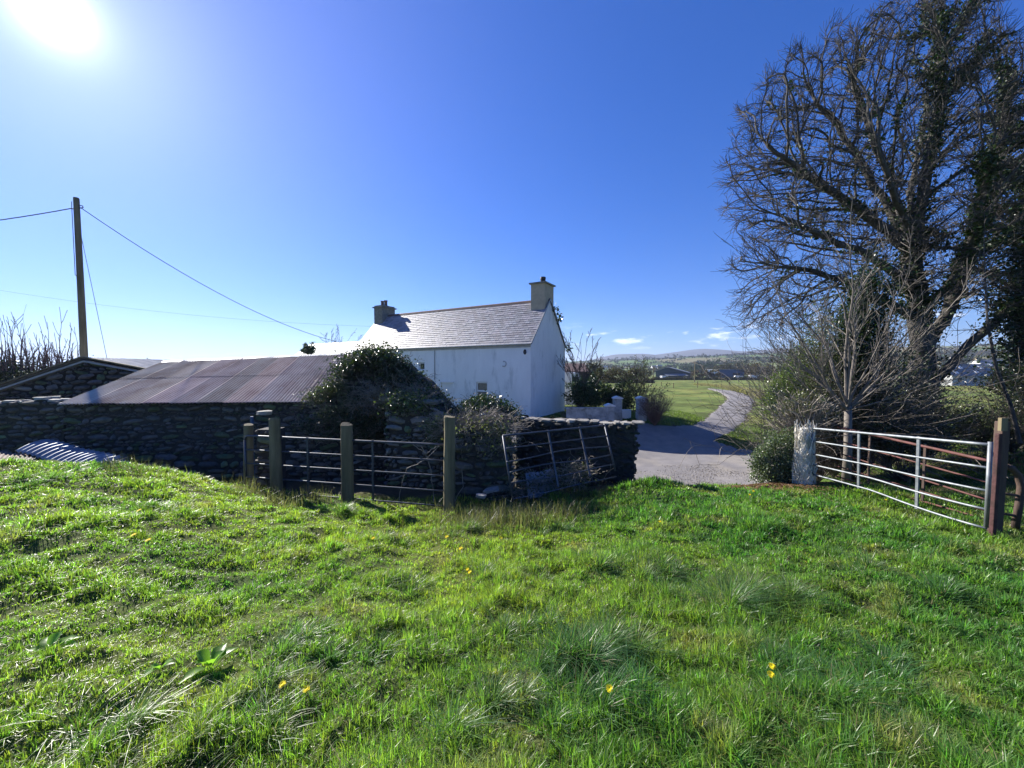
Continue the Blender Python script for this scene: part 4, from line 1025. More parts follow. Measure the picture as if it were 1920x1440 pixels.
def big_tree():
    r = np.random.default_rng(21)
    paths = [[(1741, 870, 14), (1738, 800, 14), (1733, 730, 14), (1728, 660, 14), (1722, 600, 14), (1716, 540, 14), (1710, 480, 14)],
             ['6', (1660, 428, 13.7), (1600, 385, 13.4), (1535, 345, 13.1), (1475, 298, 12.9), (1430, 262, 12.8)],
             ['6', (1690, 395, 14.2), (1660, 310, 14.5), (1622, 220, 14.8), (1590, 130, 15)],
             ['6', (1725, 390, 14), (1745, 290, 13.8), (1762, 190, 13.8), (1765, 90, 13.6)],
             ['3', (1775, 590, 14.2), (1815, 500, 14.4), (1845, 400, 14.6), (1872, 290, 14.8), (1895, 160, 15)],
             ['5', (1660, 500, 13.3), (1590, 462, 12.9), (1510, 428, 12.6), (1430, 392, 12.4)],
             ['2', (1800, 665, 13.6), (1870, 600, 13.2), (1950, 530, 13), (2040, 460, 12.9)],
             ['6', (1705, 400, 15.2), (1715, 310, 16.3), (1735, 230, 17)],
             ['6', (1700, 420, 12.8), (1668, 340, 11.8), (1640, 250, 11.2)],
             ['4', (1655, 562, 13.8), (1585, 528, 13.6), (1505, 505, 13.3), (1425, 492, 13.1)],
             ['6', (1665, 385, 14.6), (1612, 300, 14.9), (1560, 225, 15.1), (1515, 165, 15.2)],
             ['4', (1790, 520, 12.9), (1830, 430, 12.2), (1850, 330, 11.9)]]
    nodes = []; par = []; main = []
    for P_ in paths:
        if P_[0] == P_[0] and isinstance(P_[0], str): prev = main[int(P_[0])]; P_ = P_[1:]
        else: prev = -1
        for (x, y, D) in P_:
            t = W(x, y, D)
            if prev < 0: nodes.append(t); par.append(-1); prev = 0; main.append(0); continue
            a = nodes[prev]; k = max(1, int(np.linalg.norm(t-a)/.3))
            for i in range(1, k+1):
                q = a*(1-i/k)+t*i/k+(r.normal(size=3)*.045 if i < k else 0)
                nodes.append(q); par.append(prev); prev = len(nodes)-1
            if len(main) < 7: main.append(prev)
    out = [(1400, 610), (1380, 540), (1374, 480), (1380, 420), (1370, 340), (1376, 280), (1405, 215), (1440, 175), (1475, 145), (1500, 125), (1540, 105), (1575, 90), (1588, 50), (1630, 18), (1690, -10), (1760, -30),
           (1850, -10), (1900, 60), (1935, 120), (2050, 150), (2150, 260), (2180, 420), (2130, 560), (2000, 610), (1880, 620), (1830, 560), (1760, 540), (1690, 560), (1600, 610), (1500, 620)]
    n = 7000; px = r.uniform(1360, 2190, n*4); py = r.uniform(-40, 625, n*4); m = inpoly(px+(fbm(px/34, py/34, 5, 3)-.5)*80, py+(fbm(px/34+9, py/34, 6, 3)-.5)*80, out); px = px[m][:n]; py = py[m][:n]
    rho = np.clip(np.hypot((px-1720)/400, (py-300)/330), 0, 1); D = 14.0+r.uniform(-1, 1, len(px))*2.7*np.sqrt(1-rho**2*.93)
    keep = r.random(len(px)) < (.55+.45*rho)*np.where(px > 1930, .35, 1); px, py, D = px[keep], py[keep], D[keep]
    att = np.array([W(a, b, c) for a, b, c in zip(px, py, D)])
    N_, P_ = spacecol(nodes, par, att, .20, .235, 2.6, 170, r, W(1716, 540, 14))
    ch = [[] for _ in N_]; 
    for i, p in enumerate(P_):
        if p >= 0: ch[p].append(i)
    rad = np.zeros(len(N_)); ex = 2.2
    acc = np.zeros(len(N_))
    for i in range(len(N_)-1, -1, -1):
        a = acc[i] if acc[i] > 0 else .0085**ex
        rad[i] = a**(1/ex)
        if P_[i] >= 0: acc[P_[i]] += a
    sc = .37/rad[0]; rad = np.where(rad > .03, rad*(1+(sc-1)*np.clip((rad-.03)/(rad[0]-.03), 0, 1)), rad)
    root = thing('ivy_clad_tree', 'huge leafless tree with gnarled limbs and ivy climbing its trunk', 'tree', N_[0])
    tr = MB(); cr = MB(); seen = np.zeros(len(N_), bool)
    starts = [0]
    while starts:
        s = starts.pop(); c = [s] if P_[s] < 0 else [P_[s], s]
        while True:
            k = ch[c[-1]]
            if not k: break
            k = sorted(k, key=lambda q: -rad[q]); starts += k[1:]; c.append(k[0])
        if len(c) < 2: continue
        pts = N_[c].copy(); rr_ = rad[c].copy()
        if P_[s] >= 0: rr_[0] = min(rr_[0], rr_[1]*1.25)
        big = rr_[min(1, len(c)-1)]
        if len(pts) > 3: pts[1:-1] = pts[1:-1]*.6+(pts[:-2]+pts[2:])*.2
        tube(tr if big > .09 else cr, pts, rr_*(1+.08*r.normal(size=len(rr_))), 12 if big > .12 else (6 if big > .03 else 4), None, False)
    tr.build('trunk', M['bark'], root, smooth=True)
    # fine twigs
    idx = np.nonzero((rad < .022))[0]; idx = idx[r.random(len(idx)) < .95]
    S_A = []; S_B = []; RA = []; RB = []
    for rep in range(2):
        a = N_[idx]; pd = N_[idx]-N_[P_[idx]]; pd /= np.linalg.norm(pd, axis=1)[:, None]+1e-9
        d = pd*1.0+rdirs(len(idx), r)*.62+np.array((0, 0, .08)); d /= np.linalg.norm(d, axis=1)[:, None]
        L1 = r.uniform(.10, .26, len(idx))[:, None]; b = a+d*L1
        d2 = d+rdirs(len(idx), r)*.45+np.array((0, 0, .3)); d2 /= np.linalg.norm(d2, axis=1)[:, None]; c = b+d2*L1*.8
        S_A += [a, b]; S_B += [b, c]; RA += [np.full(len(idx), .0065), np.full(len(idx), .0055)]; RB += [np.full(len(idx), .0055), np.full(len(idx), .0045)]
    fastsegs(cr, np.concatenate(S_A), np.concatenate(S_B), np.concatenate(RA), np.concatenate(RB), 3)
    cr.build('crown', M['bark'], root)
    # ivy on trunk and inner limbs
    big = np.nonzero((rad > .028))[0]
    PX, PY = proj(N_[big]); wgt = rad[big]**.7*np.where((PX > 1680) | (rad[big] > .13), 1.6, .22)*np.where(rad[big] > .2, 1.4, 1)
    # ivy grows in patches
    patch = sstep(fbm(N_[big][:, 0]*.7, N_[big][:, 2]*.6+N_[big][:, 1]*.3, 66, 3), .40, .56)
    wgt = wgt*(.12+patch)*np.where((PX > 1800), 1.9, 1)
    wgt /= wgt.sum(); NL = 40000
    k = r.choice(big, NL, p=wgt)
    off = rdirs(NL, r)*(rad[k][:, None]+np.abs(r.normal(size=(NL, 1)))*.13+.02)
    pos = N_[k]+(N_[np.maximum(P_[k], 0)]-N_[k])*r.random((NL, 1))+off
    mb = MB(); leaves(mb, pos, .095, (.028, .048, .016), r=r, upb=.2, aspect=.9); mb.build('ivy', M['ivyleaf'], root)
    print('bigtree nodes', len(N_), 'trunk', rad[0])
big_tree()

M['bleached'] = mat('bleached_stem', (.52, .48, .42), (.30, .27, .22), nscale=5, rough=.75, bump=0)
def near_plants():
    r = np.random.default_rng(31); Z = np.array((0, 0, 1.))
    # bare thorn in front
    b = W(1590, 768, 9.4); g0 = np.array((b[0], b[1], float(h(b[0], b[1]))-.1))
    tg = [(1385, 575, 8.7, .022), (1400, 640, 9.0, .018), (1440, 500, 9.2, .022), (1500, 440, 9.6, .025), (1553, 400, 9.6, .028), (1575, 360, 9.3, .024), (1622, 430, 9.9, .024), (1660, 500, 9.2, .02),
          (1720, 560, 8.8, .022), (1790, 520, 8.4, .022), (1765, 640, 8.2, .018), (1815, 690, 8.1, .016), (1690, 650, 9.9, .018), (1470, 590, 10, .02), (1530, 540, 8.8, .02), (1430, 700, 8.9, .014), (1610, 560, 8.6, .02)]
    shrub('bare_thorn', 'bare multi-stemmed small tree with pale arching twigs in front of the big tree', 'tree', b, [(W(x, y, D), q*1.25) for x, y, D, q in tg], r, lev=2, mat_='stem2', up=1.0, kids=11, kl=.36, ang=.5, rmin=.0048, leafn=500, leafs=.04, leafc=(.05, .07, .03), jitter=.035)
    tk = [o for o in bpy.data.objects if o.name.startswith('bare_thorn')][0]; mb = MB(); tube(mb, [g0, g0*.5+b*.5+np.array((.03, 0, 0)), b+np.array((0, 0, .08))], [.10, .085, .075], 9); mb.build('trunk', M['stem2'], tk, smooth=True)
    # hedge of twiggy shrubs by the lane
    bush('hedge_shrub', 'tall brown twiggy shrub with few leaves overhanging the lane', 'shrub', W(1538, 695, 11.8), (1.05, 1.0, 1.75), 9500, .06, (.085, .105, .038), r, 'roadside shrubs', 190, 'stem2', clump=.4, shell=.3, tl=1.25)
    bush('hedge_shrub', 'yellow-green leafy holly like shrub at the bend of the lane', 'shrub', W(1470, 745, 11.3), (.5, .6, .9), 6500, .055, (.11, .15, .04), r, 'roadside shrubs', 50, 'stem2', clump=.35)
    bush('hedge_shrub', 'airy shrub of fine bare grey twigs rising behind the yellow-green shrub', 'shrub', W(1570, 650, 12.4), (1.35, 1.0, 2.1), 1500, .05, (.09, .10, .045), r, 'roadside shrubs', 210, 'stem2', clump=.4, shell=.3, tl=1.2, twr=.006)
    bush('bleached_bramble', 'tangle of bleached dead bramble stems above the ivy covered pier', 'bramble', W(1503, 768, 9.2), (.52, .45, .42), 1600, .045, (.12, .13, .06), r, None, 170, 'palestem', clump=.3, base=-.3, tl=1.1, twr=.0065)
    bush('ivy_mound', 'dense rounded mound of small grey-green ivy leaves beside the road', 'ivy', W(1458, 866, 9.0), (.58, .45, .62), 17000, .038, (.105, .135, .075), r, None, 40, 'palestem', clump=.22, shell=.75, upb=.2, aspect=.9)
    stump = bush('ivy_stump', 'dead tree stump buried in dark shiny ivy behind the bare thorn', 'tree stump', W(1615, 640, 11.3), (.62, .6, 2.1), 11000, .075, (.026, .045, .016), r, None, 40, 'bark', clump=.45, shell=.5, tl=1.0, aspect=.9)
    mb = MB(); p = W(1620, 850, 11.4); tube(mb, [(p[0], p[1], -1.2), (p[0]-.1, p[1], 1.5), (p[0]-.2, p[1], 4.0)], [.25, .2, .12], 9)
    mb.build('trunk', M['bark'], stump, smooth=True)
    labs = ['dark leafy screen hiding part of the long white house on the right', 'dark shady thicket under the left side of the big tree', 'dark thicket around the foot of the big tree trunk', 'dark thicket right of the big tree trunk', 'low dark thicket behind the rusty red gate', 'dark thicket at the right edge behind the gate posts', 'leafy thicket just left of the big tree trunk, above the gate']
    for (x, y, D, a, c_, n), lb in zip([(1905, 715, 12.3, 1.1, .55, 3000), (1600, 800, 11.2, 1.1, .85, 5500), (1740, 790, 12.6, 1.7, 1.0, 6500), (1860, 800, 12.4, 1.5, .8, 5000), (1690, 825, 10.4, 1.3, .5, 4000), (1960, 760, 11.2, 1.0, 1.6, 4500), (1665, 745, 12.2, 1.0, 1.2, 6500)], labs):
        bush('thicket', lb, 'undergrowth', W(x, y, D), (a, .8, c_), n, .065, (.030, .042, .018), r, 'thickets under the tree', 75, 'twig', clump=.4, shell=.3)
    # ivy covered tree at the right edge
    b = W(1935, 850, 13); b[2] = float(h(b[0], b[1])); rt = thing('ivy_tree', 'dark ivy smothered tree cut off by the right edge', 'tree', b)
    mb = MB(); pth = [b, W(1925, 700, 13), W(1920, 560, 13), W(1935, 430, 13.2), W(1950, 300, 13.4)]; tube(mb, pth, [.26, .22, .18, .13, .05], 9); mb.build('trunk', M['bark'], rt, smooth=True)
    mb = MB(); C = []
    for q in range(13000):
        t = r.uniform(.15, 1)**.9; i = min(3, int(t*4)); f = t*4-i; p = np.array(pth[i])*(1-f)+np.array(pth[min(4, i+1)])*f; C.append(p+r.normal(size=3)*np.array((.34, .34, .28)))
    leaves(mb, np.array(C), .10, (.024, .042, .016), r=r, aspect=.9); mb.build('ivy', M['leaf'], rt)
    S = Seg()
    for q in range(40):
        i = r.integers(1, 4); p = np.array(pth[i]); d = rdirs(1, r)[0]; d[2] = abs(d[2])*.6; branch(S, p, d, r.uniform(1, 2.4), .03, 2, r, .2, .3, .2, 6, .5, .7, .006)
    S.mesh(4).build('crown', M['bark'], rt)
    # leaning bare sapling on the right
    b = W(1912, 800, 11); S = Seg(); P_ = [W(1912, 830, 11), W(1895, 760, 11), W(1868, 690, 11), (W(1852, 610, 11)), W(1848, 540, 11.1), W(1845, 470, 11.2), W(1846, 400, 11.3)]
    for i in range(len(P_)-1):
        for k in range(4):
            a = P_[i]*(1-k/4)+P_[i+1]*k/4; c = P_[i]*(1-(k+1)/4)+P_[i+1]*(k+1)/4; ra = .055-.008*(i+k/4); S.add(a, c, ra, ra-.002)
            if i > 1 and r.random() < .6: d = rdirs(1, r)[0]; branch(S, c, d+np.array((0, 0, .2)), r.uniform(.5, 1.3), .014, 1, r, .2, .3, .12, 5, .5, .7, .005)
    rt = thing('leaning_sapling', 'thin dark bare trunk leaning between the big tree and the ivy tree', 'tree', P_[0]); S.mesh(4).build('trunk', M['bark'], rt)
    # growth over the ruined gable
    def over(name, lab, cat, pth, D, n, ls, col, spread, depth, tws, ntw, m='leaf', twl=.5, grp=None, tdir=None):
        p = np.array([W(x, y, D) for x, y in pth]); k = r.uniform(0, len(p)-1.001, n); i = k.astype(int); f = (k-i)[:, None]
        cl = r.normal(size=(n//30+1, 3))*np.array((spread*.9, depth, spread*.7)); j = r.integers(0, len(cl), n)
        c = p[i]*(1-f)+p[i+1]*f
        pos = c+cl[j]*1.1+r.normal(size=(n, 3))*np.array((.09, .10, .08))
        rt = thing(name, lab, cat, p[len(p)//2], grp)
        mb = MB(); leaves(mb, pos, ls, col, r=r, aspect=.85); mb.build('foliage', M[m], rt)
        S = Seg()
        for i in range(len(p)-1): S.add(p[i], p[i+1], .008, .007)
        for q in range(ntw):
            i = r.integers(0, len(p)); d = rdirs(1, r)[0]; d[2] = abs(d[2])*.8; d[1] -= .3
            st = p[i]+r.normal(size=3)*np.array((spread, depth*.6, spread*.5))
            S.add(p[i], st, .005, .005)
            branch(S, st, d, twl*r.uniform(.5, 1.5), .007, 1, r, -.9, .3, .09, 3, .5, .7, .0035)
        S.mesh(3).build('stems', M[tws], rt)
    over('ivy_mass', 'thick dark ivy and bramble heaped over the top of the ruined gable', 'ivy', [(640, 700), (680, 678), (715, 668), (745, 690), (780, 728), (815, 768), (760, 730), (715, 700)], 10.75, 15000, .06, (.040, .056, .022), .17, .26, 'twig', 260, twl=.55)
    over('wall_top_growth', 'grass, ivy and dead stems spilling over the top of the broken wall behind the gate', 'plants', [(728, 752), (755, 748), (785, 750), (812, 765), (770, 758), (745, 770)], 9.45, 3000, .05, (.085, .115, .04), .11, .2, 'palestem', 130, twl=.3)
    over('gate_bramble', 'dead bramble and weeds tangled round the foot of the leaning gate', 'bramble', [(965, 925), (1000, 905), (1040, 900), (1075, 890), (1095, 885)], 8.35, 1500, .045, (.09, .10, .05), .13, .2, 'palestem', 260, 'dleaf', .38)
    over('ivy_mass', 'dark ivy covering the ruined gable face between the second and third posts', 'ivy', [(665, 735), (690, 770), (655, 800), (700, 805), (725, 745)], 10.3, 5200, .055, (.035, .05, .022), .15, .12, 'palestem', 90, twl=.3)
    over('ivy_mass', 'grey-green ivy and moss on the left slope of the ruined gable by the roof end', 'ivy', [(585, 748), (610, 735), (640, 712), (655, 760), (620, 790)], 10.4, 2600, .05, (.075, .09, .05), .10, .12, 'palestem', 90, twl=.35)
    over('ivy_mass', 'ivy hanging down the right shoulder of the ruined gable towards the house', 'ivy', [(798, 738), (826, 765), (834, 785), (815, 770), (790, 745)], 10.1, 5200, .06, (.045, .065, .024), .13, .2, 'palestem', 90, twl=.4)
    over('brown_bramble', 'brown dead leaves and bramble stems on the face of the ruined gable', 'bramble', [(700, 740), (740, 735), (790, 745), (680, 760), (720, 780)], 10.1, 1500, .05, (.16, .11, .06), .16, .1, 'palestem', 160, 'dleaf', .45)
    over('ivy_bush', 'dark glossy ivy bush behind the dead grass heap, below the ground floor window', 'ivy', [(862, 780), (885, 762), (915, 755), (945, 770), (962, 790)], 9.9, 6500, .055, (.028, .045, .018), .10, .28, 'twig', 70, twl=.3)
    over('dead_grass_heap', 'heap of bleached dead stems and grass on top of the earth bank', 'dead plants', [(850, 805), (880, 800), (915, 792), (945, 805), (935, 830), (890, 825)], 8.55, 1600, .05, (.17, .18, .08), .12, .22, 'palestem', 620, 'dleaf', .42)
    over('wall_ivy', 'small leaved ivy creeping over the right end of the broken wall beside the tallest post', 'ivy', [(805, 800), (830, 790), (825, 825), (850, 815), (862, 840)], 8.7, 2400, .045, (.07, .095, .04), .09, .12, 'palestem', 60, twl=.3)
    over('wall_ivy', 'patch of ivy growing on the stone face behind the second post', 'ivy', [(560, 795), (590, 800), (610, 770), (640, 790), (600, 830)], 10.35, 1300, .05, (.05, .07, .035), .12, .07, 'palestem', 40, twl=.3)
    # arching dead bramble canes
    for k, (pts, lb) in enumerate([([(766, 826), (785, 842), (800, 850), (818, 836), (829, 832)], 'dead cane drooping across the top bar near the tallest post'),
                     ([(826, 834), (798, 862), (763, 878), (752, 910), (744, 968)], 'long dead cane curving down from the top bar to the ground'),
                     ([(793, 838), (806, 872), (812, 915), (814, 965)], 'straight dead cane hanging behind the gate'),
                     ([(775, 748), (795, 752), (792, 785)], 'short pale cane hooked over the grassy wall top'),
                     ([(798, 760), (830, 778), (842, 792)], 'pale cane sloping down from the wall top to the tallest post'),
                     ([(820, 975), (850, 945), (868, 912), (866, 880)], 'thorny dead cane rising beside the foot of the tallest post')]):
        p = [W(x, y, 7.9 if k not in (3, 4) else 9.2) for x, y in pts]; q = []
        for i in range(len(p)-1):
            for t in np.linspace(0, 1, 5)[:-1]: q.append(p[i]*(1-t)+p[i+1]*t+r.normal(size=3)*.008)
        q.append(p[-1]); mb = MB(); tube(mb, q, .0085, 5); tag(mb.build('bramble_cane', M['palestem']), lb, 'bramble cane', 'dead bramble canes')
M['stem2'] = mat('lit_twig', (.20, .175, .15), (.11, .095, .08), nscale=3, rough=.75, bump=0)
near_plants()

def far_plants():
    r = np.random.default_rng(41)
    # coppiced willow row on a dark bank at the left
    c = W(60, 705, 19.5); bush('dark_bank_hedge', 'long dark clipped hedge on the bank behind the stone shed', 'hedge', (c[0]-1, c[1], c[2]-.1), (4.6, 1.0, .95), 14000, .09, (.022, .032, .018), r, None, 60, 'twig', base=-1.0, shell=.3, clump=.5)
    for k, (x, nst) in enumerate(((-20, 11), (25, 13), (75, 12), (120, 9))):
        b = W(x, 680, 19.2); S = Seg()
        for i in range(nst*2):
            hh = r.uniform(.7, 2.3) if r.random() < .6 else r.uniform(.4, 1.0); p = b+np.array((r.normal()*.38, r.normal()*.4, -.4)); d = np.array((r.normal()*.16, r.normal()*.1, 1))
            branch(S, p, d, hh+.4, .03, 1, r, .7, .16, .2, 2.2, .4, .5, .011)
        rt = thing('coppiced_shrub', ['leftmost', 'second', 'third', 'rightmost'][k]+' clump of cut back upright stems on the dark bank left of the pole', 'shrub', b, 'coppiced shrubs'); S.mesh(4).build('stems', M['redstem'], rt)
    c = W(578, 655, 31); bush('round_ivy_bush', 'small dark round bush at the left end of the pale annex roof', 'bush', c, (.55, .5, .5), 900, .14, (.035, .055, .02), r, None, 5, 'twig', base=-1.5)
    b = W(632, 668, 46); tg = [(W(x, y, 46), .05) for x, y in ((598, 632), (612, 624), (628, 620), (645, 622), (662, 628), (672, 634))]
    shrub('bare_tree', 'bare spreading tree just showing above the pale annex roof', 'tree', b, tg, r, lev=2, mat_='twig', up=.6, kids=9, kl=.4, rmin=.014)
    # garden beyond the house
    bush('laurel_hedge', 'glossy laurel hedge above the white garden wall', 'hedge', W(1108, 742, 27), (1.75, .9, .75), 5200, .15, (.035, .065, .018), r, None, 30, 'twig', shell=.5, upb=.5, extra=(700, .16, (.10, .13, .05)))
    bush('laurel_hedge', 'darker right part of the laurel hedge next to the bare shrub', 'hedge', W(1165, 745, 26.5), (1.0, .8, .95), 3000, .13, (.030, .055, .018), r, None, 30, 'twig', shell=.5, upb=.5)
    bush('dark_evergreen', 'dark evergreen shrub beside the white camper roof', 'shrub', W(1095, 722, 30), (1.25, .8, .65), 2200, .15, (.022, .045, .018), r, None, 10, 'twig')
    bush('brown_shrub', 'low brown weedy growth at the foot of the house gable', 'shrub', W(1076, 775, 23.5), (.75, .6, .45), 1400, .06, (.10, .07, .04), r, None, 130, 'stem2', lmat='dleaf', twl=2)
    b = W(1085, 760, 27); b[2] = float(h(b[0], b[1])); tg = [(W(x, y, 27), .022) for x, y in ((1062, 640), (1070, 628), (1080, 635), (1092, 640), (1104, 660), (1110, 655), (1075, 660), (1122, 668))]
    shrub('garden_saplings', 'cluster of bare thin saplings right of the house gable', 'saplings', b, tg, r, lev=2, mat_='twig', up=.8, kids=9, kl=.32, ang=.45, rmin=.015, jitter=.35)
    b = W(1200, 765, 26); b[2] = float(h(b[0], b[1])); tg = [(W(x, y, 26), .03) for x, y in ((1172, 712), (1180, 695), (1190, 688), (1200, 685), (1212, 690), (1222, 700), (1232, 718), (1196, 700), (1216, 710))]
    shrub('bare_shrub', 'bare multi-stemmed shrub behind the gate pillars', 'shrub', b, tg, r, lev=2, mat_='twig', up=.7, kids=11, kl=.42, ang=.5, rmin=.009, leafn=900, leafs=.10, leafc=(.07, .08, .03), jitter=.3)
    bush('pale_bramble', 'pale mauve bramble bush right of the lone gate pillar', 'bramble', W(1228, 757, 22.0), (.72, .6, .62), 1600, .05, (.13, .10, .09), r, None, 260, 'redstem', lmat='dleaf', shell=.6)
    # sparse shrubs in the middle ground
    for k, (x, y, D, a, c_) in enumerate(((1150, 705, 70, 3.2, 1.2), (1110, 700, 64, 2.2, 1.5), (1190, 702, 80, 3.5, 1.1))):
        bush('field_shrub', ['brownish scrub beyond the garden, left of the bare shrub', 'brown scrub behind the dark evergreen', 'grey scrub behind the bare shrub tops'][k], 'scrub', W(x, y, D), (a, 1.2, c_), 1600, .28, (.07, .06, .04), r, 'scrub beyond the garden', 14, 'twig', lmat='dleaf')
    # far trees and hedges
    def ft(px, base, top, D, wd, col, lab, name='far_tree', n=700, grp='trees round the far sheds'):
        b = W(px, base, D); t = W(px, top, D); hh = t[2]-b[2]; z0 = float(h(b[0], b[1])); rt = thing(name, lab, 'tree', (b[0], b[1], z0), grp)
        mb = MB(); tube(mb, [(b[0], b[1], z0-.5), (b[0], b[1], t[2]-hh*.3)], [.35, .15], 6); mb.build('trunk', M['bark'], rt)
        mb = MB(); leaves(mb, cloud((b[0], b[1], (t[2]+z0)/2+.5), (wd/2, wd/2, (t[2]-z0)/2), n, r, .35, .5), .9*D/230, col, r=r); mb.build('crown', M['dleaf'], rt)
    ft(1312, 714, 693, 222, 11, (.075, .058, .038), 'round brown leafless tree right of the crossarm pole')
    ft(1336, 714, 696, 224, 10, (.080, .065, .040), 'lower round brown tree just left of the blue shed')
    ft(1402, 714, 684, 250, 13, (.07, .06, .042), 'tall brown tree right of the blue shed')
    ft(1424, 714, 680, 240, 15, (.085, .065, .042), 'brown tree at the far right of the blue shed, by the lane shrubs')
    ft(1352, 705, 683, 300, 16, (.06, .055, .038), 'brown tree rising behind the blue shed on the left')
    ft(1378, 705, 682, 305, 16, (.055, .052, .036), 'brown tree rising behind the middle of the blue shed')
    ft(1185, 712, 692, 170, 9, (.05, .055, .035), 'dull green tree left of the big green shed')
    ft(1150, 712, 690, 180, 10, (.06, .055, .04), 'brown tree far beyond the garden hedge')
    ft(1126, 712, 693, 150, 8, (.065, .06, .04), 'small brown tree far beyond the camper')
    for k, (x0, x1, y, D, lb) in enumerate(((1222, 1445, 713, 205, 'long dark hedge at the far edge of the field'), (1062, 1225, 708, 130, 'pale brown hedge across the field beyond the garden'))):
        a = W(x0, y, D); b = W(x1, y, D); n = 9000; t = r.random(n); P_ = a[None]*(1-t[:, None])+b[None]*t[:, None]; P_[:, 2] = h(P_[:, 0], P_[:, 1])+np.abs(r.normal(size=n))*.8*(.7+.5*vnoise(t*40, t*0, 3)); P_[:, 1] += r.normal(size=n)*.8
        mb = MB(); leaves(mb, P_, .55, (.035, .038, .024) if k == 0 else (.07, .06, .04), r=r); tag(mb.build('field_hedge', M['dleaf']), lb, 'hedge')
    # woodland and hedgerows on the hillsides
    mb = MB(); n = 0
    for (x0, x1, yb, D, n_, hh, col) in ((1278, 1335, 692, 420, 60, 11, (.025, .042, .028)), (1325, 1440, 700, 380, 90, 9, (.06, .052, .036)), (1060, 1230, 694, 700, 60, 8, (.055, .055, .036)),
                                     (1120, 1260, 680, 1300, 70, 12, (.045, .055, .040)), (1240, 1440, 676, 1150, 90, 12, (.05, .055, .04)), (1700, 1990, 690, 330, 170, 10, (.045, .050, .035)), (1700, 1990, 668, 620, 120, 12, (.055, .052, .04)),
                                     (1440, 1700, 700, 300, 90, 9, (.05, .05, .035)), (1270, 1310, 668, 1500, 26, 14, (.03, .045, .035)), (200, 700, 692, 900, 110, 6, (.05, .055, .045))):
        for i in range(n_):
            x = r.uniform(x0, x1); D2 = D*r.uniform(.9, 1.15); u = (x-960)/FPX*D2; z = float(h(u, D2)); w_ = hh*r.uniform(.5, 1.1)
            leaves(mb, cloud((u, D2, z+w_*.4), (w_*.7, w_*.7, w_*.55), 90, r, .4, .5), w_*.17, np.array(col)*r.uniform(.7, 1.3), r=r)
    for i in range(1500):       # hedgerow dots over the far fields
        az = R(r.uniform(4, 60)); rr_ = r.uniform(420, 2300); q = r.uniform(0, 6.28); ln = r.uniform(30, 120); m_ = 26
        t = r.uniform(-1, 1, m_)*ln/2; x = rr_*math.sin(az)+t*(1 if i % 2 else .15)+r.normal(size=m_)*2; y = rr_*math.cos(az)+t*(.1 if i % 2 else 1)+r.normal(size=m_)*2
        if i > 430: continue
        P_ = np.stack([x, y, h(x, y)+1.5+r.random(m_)*1.5], 1); leaves(mb, P_, 5.5, (.045, .05, .035), r=r)
    tag(mb.build('distant_woodland', M['dleaf']), 'patchwork of distant woods and hedgerows on the hillsides', 'woodland', kind='stuff')
far_plants()

# ------------------------------------------------------------------ far buildings and vehicles
def wheel(mb, c, ax, rad=.33, w=.1):
    c = np.array(c, float); ax = np.array(ax, float); tube(mb, [c-ax*w, c-ax*w*.6, c+ax*w*.6, c+ax*w], [rad*.9, rad, rad, rad*.9], 14)
def vehicle(name, lab, cat, x, y, length, height, heading, m='carwhite', van=True, grp=None):
    z = float(h(x, y)); rt = thing(name, lab, cat, (x, y, z), grp); a = np.array((math.cos(heading), math.sin(heading), 0)); b = np.array((-a[1], a[0], 0)); Z = np.array((0, 0, 1.)); o = np.array((x, y, z)); w = .9 if height < 2 else 1.05
    if van: pr = [(-.5, .3), (.5, .3), (.5, .95/height*height*.0+1.0), (.40, 1.25), (.30, height-.05), (.2, height), (-.47, height), (-.5, height-.15)]
    else: pr = [(-.5, .35), (.5, .35), (.5, .75), (.46, .85), (.24, .92), (.10, height-.04), (.02, height), (-.30, height-.03), (-.46, .95), (-.5, .85)]
    mb = MB(); prism(mb, [o+a*(p*length)+Z*q-b*w for p, q in pr], b*2*w); bd = mb.build('body', M[m], rt); bv = bd.modifiers.new('bevel', 'BEVEL'); bv.width = .05; bv.segments = 2
    mb = MB()
    for s in (-1, 1):
        if van: qd = [(.19, 1.25), (.36, 1.25), (.28, height-.35), (.19, height-.35)]
        else: qd = [(-.38, .95), (.20, .95), (.07, height-.1), (-.28, height-.1)]
        prism(mb, [o+a*(p*length)+Z*q+b*s*(w+.005) for p, q in qd], b*s*.02)
    mb.build('side_window', M['glass'], rt)
    for p in (-.32, .32):
        for s in (-1, 1):
            mb = MB(); wheel(mb, o+a*p*length+b*s*(w-.05)+Z*.33, b); mb.build('wheel', M['blackrub'], rt)
